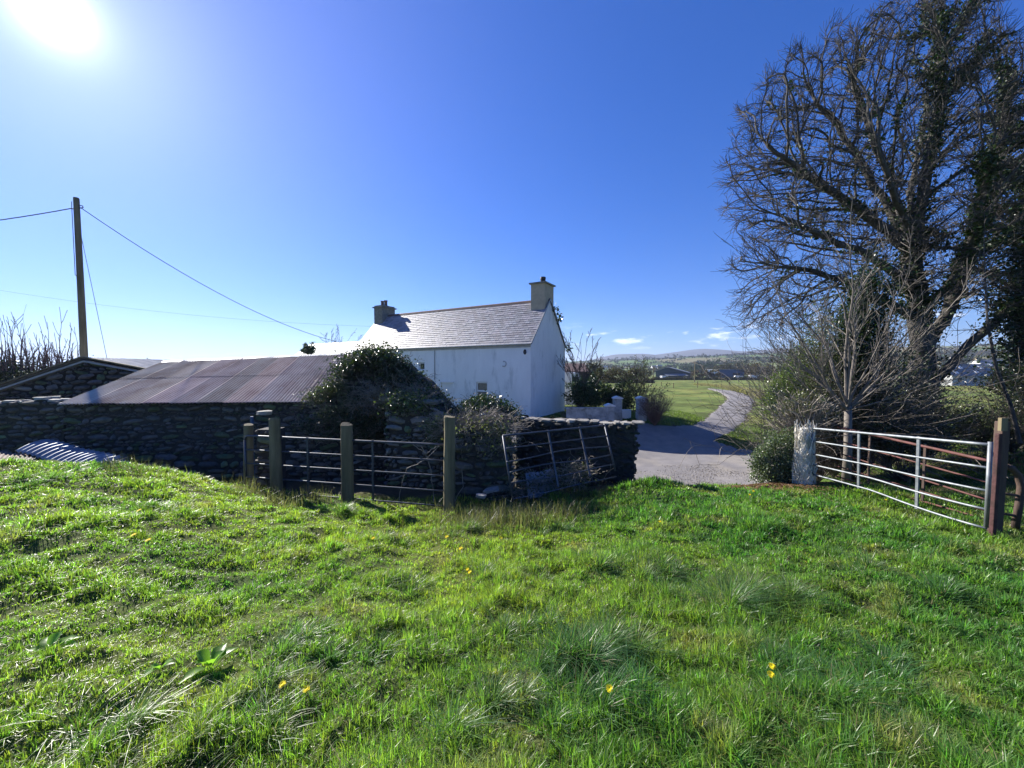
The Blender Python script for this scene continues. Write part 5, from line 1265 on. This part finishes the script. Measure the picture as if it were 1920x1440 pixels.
def far_things():
    r = np.random.default_rng(51); Z = np.array((0, 0, 1.))
    def gz(p): return float(h(p[0], p[1]))
    # big green shed
    D = 236; f = [W(1230, 696, D), W(1252.5, 689.3, D), W(1297, 701, D)]; back = np.array((16.5, 34, 0)); zb = min(gz(q) for q in f)-.5
    rt = thing('farm_shed', 'big dark green farm shed with a grey roof beyond the field', 'shed', (f[1][0], f[1][1], zb+.5))
    mb = MB(); prism(mb, [np.array((f[0][0], f[0][1], zb)), np.array((f[2][0], f[2][1], zb)), f[2], f[1], f[0]], back); mb.build('wall', M['shed'], rt)
    mb = MB(); e = Z*.15
    for a, b in ((f[0], f[1]), (f[1], f[2])): prism(mb, [a+e-back*.02, b+e-back*.02, b+e+back*1.02, a+e+back*1.02], Z*.25)
    mb.build('roof', M['shedroof'], rt)
    p0 = W(1250, 704.5, D-6); p1 = W(1291, 704.5, D-6)
    mb = MB(); prism(mb, [p0, p1, p1+np.array((0, 5, 1.0)), p0+np.array((0, 5, 1.0))], Z*.15); mb.build('canopy', M['shedroof'], rt)
    mb = MB(); 
    for x in (1256, 1266): q = W(x, 710, D-.3); box(mb, q[0], q[0]+2.4, q[1]-.1, q[1], zb+.5, zb+3.6)
    mb.build('door', M['blueclad'], rt)
    # blue shed
    D = 228; a = W(1346, 693.5, D); b = W(1391.5, 693.5, D+2); zb = min(gz(a), gz(b))-.5
    rt = thing('farm_shed', 'blue clad flat topped shed with a dark open bay', 'shed', ((a[0]+b[0])/2, D, zb+.5))
    mb = MB(); box(mb, a[0], b[0], D, D+14, zb, a[2]); mb.build('wall', M['blueclad'], rt)
    mb = MB(); q0 = W(1374, 699, D); q1 = W(1388, 699, D); box(mb, q0[0], q1[0], D-.06, D+.1, zb+.5, q0[2]); mb.build('open_bay', M['black'], rt)
    mb = MB(); box(mb, a[0]-.3, b[0]+.3, D-.3, D+14.3, a[2], a[2]+.3); mb.build('roof', M['shedroof'], rt)
    vehicle('parked_van', 'white van parked in front of the open bay of the blue shed', 'van', W(1383, 710, 222)[0], 222, 5.2, 2.3, 2.9)
    vehicle('parked_car', 'white car parked left of the blue shed', 'car', W(1352, 711, 221)[0], 221, 4.3, 1.5, .2, van=False)
    vehicle('parked_van', 'white van parked at the left wall of the green shed', 'van', W(1246, 711, 226)[0], 226, 5.0, 2.2, .3)
    vehicle('parked_car', 'pale car parked under the canopy of the green shed', 'car', W(1284, 711, 226)[0], 226, 4.3, 1.5, 3.0, van=False)
    vehicle('caravan', 'white van half hidden by the lane shrubs at the far right of the sheds', 'van', W(1414, 710, 215)[0], 215, 5.5, 2.6, .1)
    # camper and dark roofed shed behind the garden
    c = W(1074, 706, 33); vehicle('camper_van', 'white high roofed camper van behind the garden saplings', 'camper van', c[0]-1.0, 33.5, 5.2, 3.05, -.15)
    D = 58; a = W(1040, 682, D); b = W(1101, 683, D); zb = gz(a)-.5; rt = thing('dark_shed', 'long low dark roofed shed behind the camper van', 'shed', (b[0], D, zb+.5))
    mb = MB(); box(mb, a[0], b[0], D, D+6, zb, a[2]-1.2); mb.build('wall', M['darkpost'], rt)
    mb = MB(); prism(mb, [np.array((a[0]-.2, D-.2, a[2]-1.25)), np.array((b[0]+.2, D-.2, a[2]-1.25)), np.array((b[0]+.2, D+3, a[2])), np.array((a[0]-.2, D+3, a[2]))], Z*.1)
    prism(mb, [np.array((a[0]-.2, D+6.2, a[2]-1.25)), np.array((b[0]+.2, D+6.2, a[2]-1.25)), np.array((b[0]+.2, D+3, a[2])), np.array((a[0]-.2, D+3, a[2]))], Z*.1); mb.build('roof', M['ridge'], rt)
    # farmhouse on the right
    def cottage(pxl, pxr, yr, ye, yb, D, lab, sky=0, wm='white', grp=None, dep=7):
        a = W(pxl, ye, D); b = W(pxr, ye, D); zr = W(pxl, yr, D+dep/2)[2]; zb = min(W(pxl, yb, D)[2], gz(a))-.6; rt = thing('distant_house', lab, 'house', ((a[0]+b[0])/2, D, zb+.6), grp)
        mb = MB(); prism(mb, [(a[0], D, zb), (a[0], D+dep, zb), (a[0], D+dep, a[2]), (a[0], D+dep/2, zr), (a[0], D, a[2])], (b[0]-a[0], 0, 0)); mb.build('wall', M[wm], rt)
        mb = MB(); 
        for s in (0, 1):
            y0 = D-.3 if s == 0 else D+dep+.3; prism(mb, [(a[0]-.2, y0, a[2]-.1), (b[0]+.2, y0, a[2]-.1), (b[0]+.2, D+dep/2, zr+.1), (a[0]-.2, D+dep/2, zr+.1)], (0, 0, .15))
        rf = mb.build('roof', M['shedroof'], rt)
        n = max(2, int((b[0]-a[0])/3))
        for i in range(n):
            mb = MB(); x = a[0]+(b[0]-a[0])*(i+.5)/n; box(mb, x-.5, x+.5, D-.05, D+.05, a[2]-1.6*min(1, (a[2]-zb)/3), a[2]-.5*min(1, (a[2]-zb)/3)); mb.build('window', M['glass'], rt)
        for i in range(sky):
            t = .3+.4*(i % 2); x = a[0]+(b[0]-a[0])*(.15+.7*i/max(1, sky-1)); yy = D-.3+(dep/2+.3)*t; zz = a[2]-.1+(zr-a[2]+.2)*t+.17; sl = np.array((0, dep/2+.3, zr-a[2]+.2)); sl /= np.linalg.norm(sl)
            mb = MB(); obox(mb, (x, yy, zz), (.45, 0, 0), sl*.55, np.cross((1, 0, 0), sl)*.04); mb.build('skylight', M['frame'], rf)
        mb = MB(); box(mb, a[0]+.3, a[0]+1.1, D+dep/2-.4, D+dep/2+.4, zr-.3, zr+.9); mb.build('chimney', M['buff'], rf)
    cottage(1786, 1872, 684, 705, 721, 100, 'long low white house with skylights in its grey roof, seen between the tree trunks', 4, 'oldwhite')
    cottage(1850, 1935, 676, 688, 705, 130, 'second grey roofed house farther back at the right edge', 2)
    for px, y, D, lb in ((1076, 684, 650, 'tiny white house on the skyline just right of the gable'), (1136, 687, 620, 'tiny white house in the fields above the garden hedge'), (1228, 688.5, 560, 'tiny white house above the left end of the green shed'),
                         (1238, 689, 600, 'tiny white bungalow next to another above the green shed'), (1792, 679, 420, 'tiny white house on the wooded hillside at right')):
        x = W(px, y, D)[0]; z = gz((x, D)); q = 721/D; yb = 693-(z-CAMZ)*q
        cottage(px-4.5, px+4.5, yb-5.6*q, yb-2.9*q, yb, D, lb, 0, grp='distant white houses', dep=7)
far_things()

# ------------------------------------------------------------------ grass
TUSS = [(760, 1012, .34, .20, 700), (655, 968, .30, .26, 800), (1140, 1062, .30, .24, 900), (1222, 1068, .28, .26, 900), (1385, 1120, .50, .34, 2600), (1160, 1215, .30, .26, 1300), (1075, 1270, .26, .26, 1400), (1590, 1070, .34, .22, 900),
        (735, 1090, .26, .18, 700), (880, 1000, .3, .2, 600), (1075, 1000, .3, .2, 500), (610, 1240, .25, .16, 700), (1640, 1240, .4, .18, 900), (1180, 1330, .25, .24, 900), (540, 1200, .2, .14, 500), (980, 1180, .25, .18, 700), (1460, 1250, .25, .2, 800),
        (60, 905, .35, .2, 500), (140, 880, .3, .2, 400), (480, 1330, .25, .2, 700), (860, 1380, .22, .2, 700), (1560, 1370, .25, .2, 700), (1780, 1120, .3, .2, 700), (1290, 1010, .3, .16, 500), (300, 960, .3, .16, 500), (930, 1085, .28, .16, 600), (1000, 1330, .2, .2, 600), (230, 1350, .25, .18, 700)]
TPOS = [(*ground(px, py)[:2], R_, H_, n) for px, py, R_, H_, n in TUSS]
def blades(mb, x, y, H, w, laz, lean, col, r, seg=3, z=None):
    n = len(x); z = h(x, y, True)-.008 if z is None else z
    base = np.stack([x, y, z], 1); L = np.stack([np.cos(laz), np.sin(laz), np.zeros(n)], 1)
    wa = laz+math.pi/2+r.normal(size=n)*.7; Wd = np.stack([np.cos(wa), np.sin(wa), np.zeros(n)], 1)
    vs = []
    for k in range(seg):
        t = k/seg; c = base+L*(H*lean*(t**1.8))[:, None]+np.array((0, 0, 1.))*(H*(t-.45*np.clip(lean, 0, 1.3)*t*t))[:, None]
        hw = (w*(1-t**1.6)*.5)[:, None]; vs += [c-Wd*hw, c+Wd*hw]
    vs.append(base+L*(H*lean)[:, None]+np.array((0, 0, 1.))*(H*(1-.45*np.clip(lean, 0, 1.3)))[:, None])
    v = np.stack(vs, 1); m = 2*seg+1; b = (np.arange(n)*m)[:, None]
    q = np.concatenate([b+np.array([[2*k, 2*k+1, 2*k+3, 2*k+2]]) for k in range(seg-1)]); t3 = b+np.array([[2*seg-2, 2*seg-1, 2*seg]])
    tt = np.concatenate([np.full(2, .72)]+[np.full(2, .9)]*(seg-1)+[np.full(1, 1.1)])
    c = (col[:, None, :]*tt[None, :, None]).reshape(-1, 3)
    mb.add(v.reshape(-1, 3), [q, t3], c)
def build_grass():
    r = np.random.default_rng(61); mb = MB()
    K = 62000; per = 14; N = K*per
    u = r.random(K); r0, r1, e = .85, 11.2, .82
    rad = (r0**e+u*(r1**e-r0**e))**(1/e); az = r.uniform(R(-70), R(72), K); kx = rad*np.sin(az); ky = rad*np.cos(az)
    tsz = r.uniform(.5, 1.5, K); tdir = r.uniform(0, 6.28, K); ttone = r.uniform(.45, 1.6, K); thue = r.normal(size=K)*.13
    ti = np.repeat(np.arange(K), per); oa = r.uniform(0, 6.28, N); oq = np.abs(r.normal(size=N)); spr = (.016+.0045*rad[ti])*tsz[ti]
    x = kx[ti]+np.cos(oa)*oq*spr; y = ky[ti]+np.sin(oa)*oq*spr; rad = np.hypot(x, y)
    ok = ~onroad(x, y, .25) & ~((y > 8.2) & (x < 2.9)) & ~((y > 7.4) & (x > -6) & (x < .8) & (r.random(N) < .9)) & ~((y > 8.35) & (x < -6))
    ok &= ~((np.exp(-((x-6.0)/.62)**2-((y-8.75)/.42)**2) > r.random(N)*.75))
    bare = fbm(x*.9+3, y*.9, 91, 4); ok &= ~((bare > .70) & (r.random(N) < .5))
    x, y, rad, ti, oa, oq = x[ok], y[ok], rad[ok], ti[ok], oa[ok], oq[ok]; n = len(x)
    lump = fbm(x*1.1, y*1.1, 11, 3); t1 = fbm(x*2.1, y*2.1, 93, 3); side = sstep(x, -1.5, 3)
    H = (.030+.055*sstep(t1, .35, .72)+.022*side+.03*sstep(lump, .5, .75)*sstep(t1, .4, .7))*r.uniform(.55, 1.35, n)*(.65+.45*tsz[ti])
    w = np.maximum(.0052, .0015*rad)*r.uniform(.7, 1.4, n)*(1+.3*side)
    wx = np.cos(oa)*oq+.7*np.cos(tdir[ti]); wy = np.sin(oa)*oq+.7*np.sin(tdir[ti]); laz = np.arctan2(wy, wx)+r.normal(size=n)*.5; lean = np.clip(.2+.45*oq+r.normal(size=n)*.25, .03, 1.5)
    c = lawn_col(x, y)*r.uniform(.7, 1.3, (n, 1))*ttone[ti][:, None]; c[:, 0] *= 1+thue[ti]
    dry = r.random(n) < .03+.07*sstep(fbm(x*1.3, y*1.3, 97, 3), .56, .72); c[dry] = np.array((.36, .31, .15))*r.uniform(.6, 1.2, (dry.sum(), 1)); lean[dry] += .5
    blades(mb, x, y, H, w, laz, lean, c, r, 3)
    for (tx, ty, R_, H_, m) in TPOS:
        m = int(m*.9)
        q = np.abs(r.normal(size=m))*.5; a = r.uniform(0, 6.283, m); sc_ = r.normal(size=(6, 2))*R_*np.array((.62, .42)); ki = r.integers(0, 6, m); x = tx+sc_[ki, 0]+np.cos(a)*q*R_*.45; y = ty+sc_[ki, 1]+np.sin(a)*q*R_*.45
        laz = np.arctan2(np.sin(a)*.8+.2, np.cos(a)*.8+.55)+r.normal(size=m)*.6; lean = np.clip(.55+q*.8+r.normal(size=m)*.3, .1, 1.7); H = H_*.72*r.uniform(.45, 1.25, m)*(.7+.6*(ki%3)/2); dist = math.hypot(tx, ty)
        c = (lawn_col(x, y)*.5+np.array((.03, .085, .028)))*r.uniform(.5, 1.4, (m, 1)); c[:, 2] *= r.uniform(.8, 1.5, m); dr = r.random(m) < .06; c[dr] = np.array((.28, .25, .14))
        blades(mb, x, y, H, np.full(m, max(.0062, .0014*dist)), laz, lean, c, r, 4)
    # coarser sward on the paddock under the trees, and on the verges and field beside the lane
    def patch(n, xs, ys, Hh, colr, dens=None, ww=.011):
        x = r.uniform(*xs, n); y = r.uniform(*ys, n); ok = ~onroad(x, y, .3)
        if dens is not None: ok &= dens(x, y)
        x, y = x[ok], y[ok]; m = len(x); c = np.array(colr)*r.uniform(.6, 1.4, (m, 1)); c = c*(1-.5*0)
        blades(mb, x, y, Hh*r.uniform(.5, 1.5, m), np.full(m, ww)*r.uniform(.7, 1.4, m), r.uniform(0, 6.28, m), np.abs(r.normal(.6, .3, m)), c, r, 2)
    patch(26000, (6.4, 15), (4.5, 10.5), .10, (.06, .10, .03))
    patch(42000, (3, 13), (14, 30), .10, (.125, .17, .045), lambda x, y: ~inpoly(x, y, [(3.0, 13), (3.0, 21), (8, 21.5), (13, 14), (13, 12)]) | (x > 10), .028)
    patch(24000, (10, 22), (9.5, 24), .12, (.09, .14, .035), None, .025)
    o = mb.build('grass', M['grass']); tag(o, 'rough green pasture grass with tussocks covering the foreground', 'grass', kind='stuff')
    # dead, straw coloured growth at the foot of the walls and gates
    mb = MB(); S = Seg()
    for (px, py, sx, sy, m, Hh) in ((475, 925, .22, .2, 260, .30), (530, 945, .25, .2, 320, .28), (585, 935, .25, .2, 220, .30), (860, 975, .3, .3, 400, .30), (905, 985, .4, .3, 700, .30), (960, 985, .45, .35, 900, .34), (1020, 975, .4, .35, 900, .30), (1075, 930, .35, .3, 700, .30),
                              (1120, 905, .3, .25, 500, .24), (330, 890, .35, .25, 240, .35), (260, 885, .3, .25, 200, .3), (1180, 885, .2, .2, 200, .16), (830, 1010, .3, .2, 420, .12), (1600, 930, .5, .3, 260, .10), (1690, 965, .5, .3, 300, .10), (410, 905, .3, .2, 160, .3)):
        g = ground(px, py); x = g[0]+r.normal(size=m)*sx; y = g[1]+r.normal(size=m)*sy; c = np.array((.15, .135, .10))*r.uniform(.5, 1.6, (m, 1)); k = r.random(m) < .3; c[k] = np.array((.10, .13, .05))
        blades(mb, x, y, Hh*r.uniform(.4, 1.4, m), np.full(m, .0065), r.uniform(0, 6.28, m), np.abs(r.normal(.45, .35, m)), c, r, 3)
    tag(mb.build('dead_grass', M['grass']), 'straw coloured dead grass and stalks along the foot of the gates', 'dead grass', kind='stuff')
    mb = MB(); n = 16000
    a = ground(1352, 727); b = ground(1440, 752); c0 = ground(1300, 722)
    for p, q, m in ((a, b, 9000), (c0, a, 3500)):
        t = r.random(m); x = p[0]*(1-t)+q[0]*t+np.abs(r.normal(size=m))*1.5+.9; y = p[1]*(1-t)+q[1]*t+r.normal(size=m)*1.2+1.2; c = np.array((.24, .20, .14))*r.uniform(.6, 1.4, (m, 1))
        k = ~onroad(x, y, .2); m2 = k.sum(); blades(mb, x[k], y[k], r.uniform(.3, .9, m2), np.full(m2, .06), r.uniform(0, 6.28, m2), np.abs(r.normal(.5, .3, m2)), c[k], r, 2)
    tag(mb.build('bank_grass', M['grass']), 'bank of pale dead grass on the far side of the lane bend', 'grass', kind='stuff')
    # brown leaf litter at the roadside
    mb = MB(); m = 5200; g = W(1460, 912, 8.7); x = g[0]+r.normal(size=m)*.55; y = g[1]+r.normal(size=m)*.38; P_ = np.stack([x, y, h(x, y, True)+.045+r.random(m)*.02], 1)
    leaves(mb, P_, .045, (.20, .12, .065), upb=1.5, r=r); tag(mb.build('leaf_litter', M['dleaf']), 'brown fallen leaves and twigs scattered at the edge of the road', 'litter', kind='stuff')
build_grass()

def build_gravel():
    r = np.random.default_rng(77); mb = MB(); m = 9000; x = r.uniform(2.8, 9, m); y = r.uniform(9.5, 16, m); e = onroad(x, y, .1); x, y = x[e], y[e]
    k = fbm(x*.9, y*.9, 88, 3) > r.uniform(.35, .75, len(x)); x, y = x[k], y[k]; m = len(x); s_ = r.uniform(.008, .028, m); z = h(x, y)+.024
    base = np.stack([x, y, z], 1); oc = np.array([(1, 0, 0), (0, 1, 0), (-1, 0, 0), (0, -1, 0), (0, 0, .8)]); rot = r.uniform(0, 6.28, m); C_, S_ = np.cos(rot), np.sin(rot)
    v = np.zeros((m, 5, 3))
    for i, o in enumerate(oc): v[:, i] = base+np.stack([(o[0]*C_-o[1]*S_)*s_*r.uniform(.7, 1.3, m), (o[0]*S_+o[1]*C_)*s_*r.uniform(.7, 1.3, m), o[2]*s_], 1)
    b = (np.arange(m)*5)[:, None]; f = np.concatenate([b+np.array([[i, (i+1) % 4, 4]]) for i in range(4)])
    c = np.repeat(np.array((.26, .24, .22))*r.uniform(.4, 1.5, (m, 1)), 5, axis=0); mb.add(v.reshape(-1, 3), f, c)
    tag(mb.build('gravel', M['stone']), 'loose gravel and small stones scattered over the road entrance', 'gravel', kind='stuff')
build_gravel()

def flowers():
    r = np.random.default_rng(71)
    pts = [(1142, 1337, 'dandelion flower alone in the grass at the bottom centre'), (1446, 1270, 'upper dandelion of the close pair at the lower right'), (1444, 1291, 'lower dandelion of the close pair at the lower right'),
           (575, 1304, 'larger right dandelion of the pair at the lower left'), (531, 1293, 'smaller left dandelion of the pair at the lower left'), (876, 1076, 'upper of two small dandelions in the middle of the pasture'), (881, 1084, 'lower of two small dandelions in the middle of the pasture'),
           (838, 1021, 'dandelion on the pale dry patch left of the brown one'), (864, 1034, 'dandelion at the right end of the pale dry patch'), (939, 1022, 'dandelion below the dead stems of the earth bank'), (700, 1032, 'dandelion beside the big dry tussock under the second post'),
           (1236, 994, 'small dandelion below the road edge near the centre right'), (279, 1028, 'right dandelion of a small pair in the left pasture'), (252, 1016, 'left dandelion of a small pair in the left pasture'), (262, 970, 'tiny dandelion high up on the left pasture'),
           (1412, 929, 'dandelion left of the yellow group near the road edge'), (1405, 936, 'lowest dandelion near the road edge'), (1660, 941, 'dandelion seen beneath the pale right gate'), (1034, 1345, None)]
    for px, py, lb in pts:
        if lb is None: continue
        g = ground(px, py+6*(1 if py > 1100 else .4)); z0 = float(h(g[0], g[1], True)); d = math.hypot(g[0], g[1]); hh = .085 if d < 3.5 else .10; R0 = .020 if d < 4 else .028
        rt = thing('dandelion', lb, 'flower', (g[0], g[1], z0), 'yellow dandelions in the pasture')
        mb = MB(); tube(mb, [(g[0], g[1], z0-.01), (g[0]+.006, g[1], z0+hh*.6), (g[0], g[1]-.004, z0+hh)], .0025, 5); mb.build('stem', mat_stem, rt)
        mb = MB(); c = np.array((g[0], g[1]-.004, z0+hh)); nrm = np.array((r.normal()*.15, -.45, 1.)); nrm /= np.linalg.norm(nrm); a = np.cross(nrm, (1., 0, 0)); a /= np.linalg.norm(a); b = np.cross(nrm, a)
        for ring, (rr_, k, lift) in enumerate(((1, 26, .0), (.72, 20, .004), (.42, 14, .007))):
            for i in range(k):
                t = 2*math.pi*i/k+r.uniform(-.1, .1); dr = a*math.cos(t)+b*math.sin(t); sd = -a*math.sin(t)+b*math.cos(t); wv = .0026
                mb.add([c+nrm*lift-sd*wv*.5, c+nrm*lift+sd*wv*.5, c+dr*R0*rr_+nrm*(lift+.003)+sd*wv*.7, c+dr*R0*rr_+nrm*(lift+.003)-sd*wv*.7], np.array([(0, 1, 2, 3)]))
        mb.build('flower_head', M['yellow'], rt)
    # broad leaved docks
    for px, py, s, m, lb in ((85, 1215, .16, 7, 'clump of broad dock leaves near the left edge'), (395, 1245, .15, 8, 'clump of broad dock leaves at the lower left'), (300, 1250, .10, 5, 'small dock plant between the two bigger ones'), (1130, 1000, .15, 7, 'dock plant in the grass below the leaning gate'),
                             (60, 862, .16, 5, 'dock plant on the crest in front of the shiny sheet'), (1200, 952, .10, 5, 'small pale leaved weed right of the leaning gate'), (700, 1010, .1, 4, 'small dark weed by the dry tussock')):
        g = ground(px, py); z0 = float(h(g[0], g[1], True)); mb = MB()
        for i in range(m):
            a = r.uniform(0, 6.28); d = np.array((math.cos(a), math.sin(a), 0)); sd = np.array((-d[1], d[0], 0)); el = r.uniform(.5, 1.2); L_ = s*r.uniform(.7, 1.2); v = []
            nseg = 7
            for k in range(nseg+1):
                t = k/nseg; c = g*np.array((1, 1, 0))+np.array((0, 0, z0+.01))+d*L_*t*math.cos(el)*(1+.2*t)+np.array((0, 0, 1.))*L_*(math.sin(el)*t-.35*t*t*1.0); wv = L_*.22*math.sin(math.pi*min(1, max(0, (t-.15)/.85))**.8)+.002
                wob = r.uniform(-.15, .15)*wv
                v += [c-sd*wv+np.array((0, 0, wv*.5+wob)), c, c+sd*wv+np.array((0, 0, wv*.5-wob))]
            f = [(3*k+j, 3*k+j+1, 3*k+j+4, 3*k+j+3) for k in range(nseg) for j in (0, 1)]; mb.add(v, np.array(f), np.array((.17, .30, .05))*r.uniform(.75, 1.3))
        tag(mb.build('dock_plant', M['grass'], smooth=True), lb, 'plant', 'broad leaved weeds')
mat_stem = mat('flower_stem', (.12, .16, .05), rough=.6, bump=0)
flowers()

# ------------------------------------------------------------------ air
def build_haze():
    mb = MB(); box(mb, -9600, 9600, -9600, 9600, -30, 260)
    m = bpy.data.materials.new('air'); m.use_nodes = True; nt = m.node_tree
    for n in list(nt.nodes):
        if n.type != 'OUTPUT_MATERIAL': nt.nodes.remove(n)
    v = nt.nodes.new('ShaderNodeVolumePrincipled'); v.inputs['Color'].default_value = (.62, .74, 1, 1); v.inputs['Density'].default_value = HAZE; v.inputs['Anisotropy'].default_value = .2
    nt.links.new(v.outputs[0], nt.nodes['Material Output'].inputs['Volume'])
    tag(mb.build('haze', m), kind='stuff')
HAZE = 1.8e-4
build_haze()
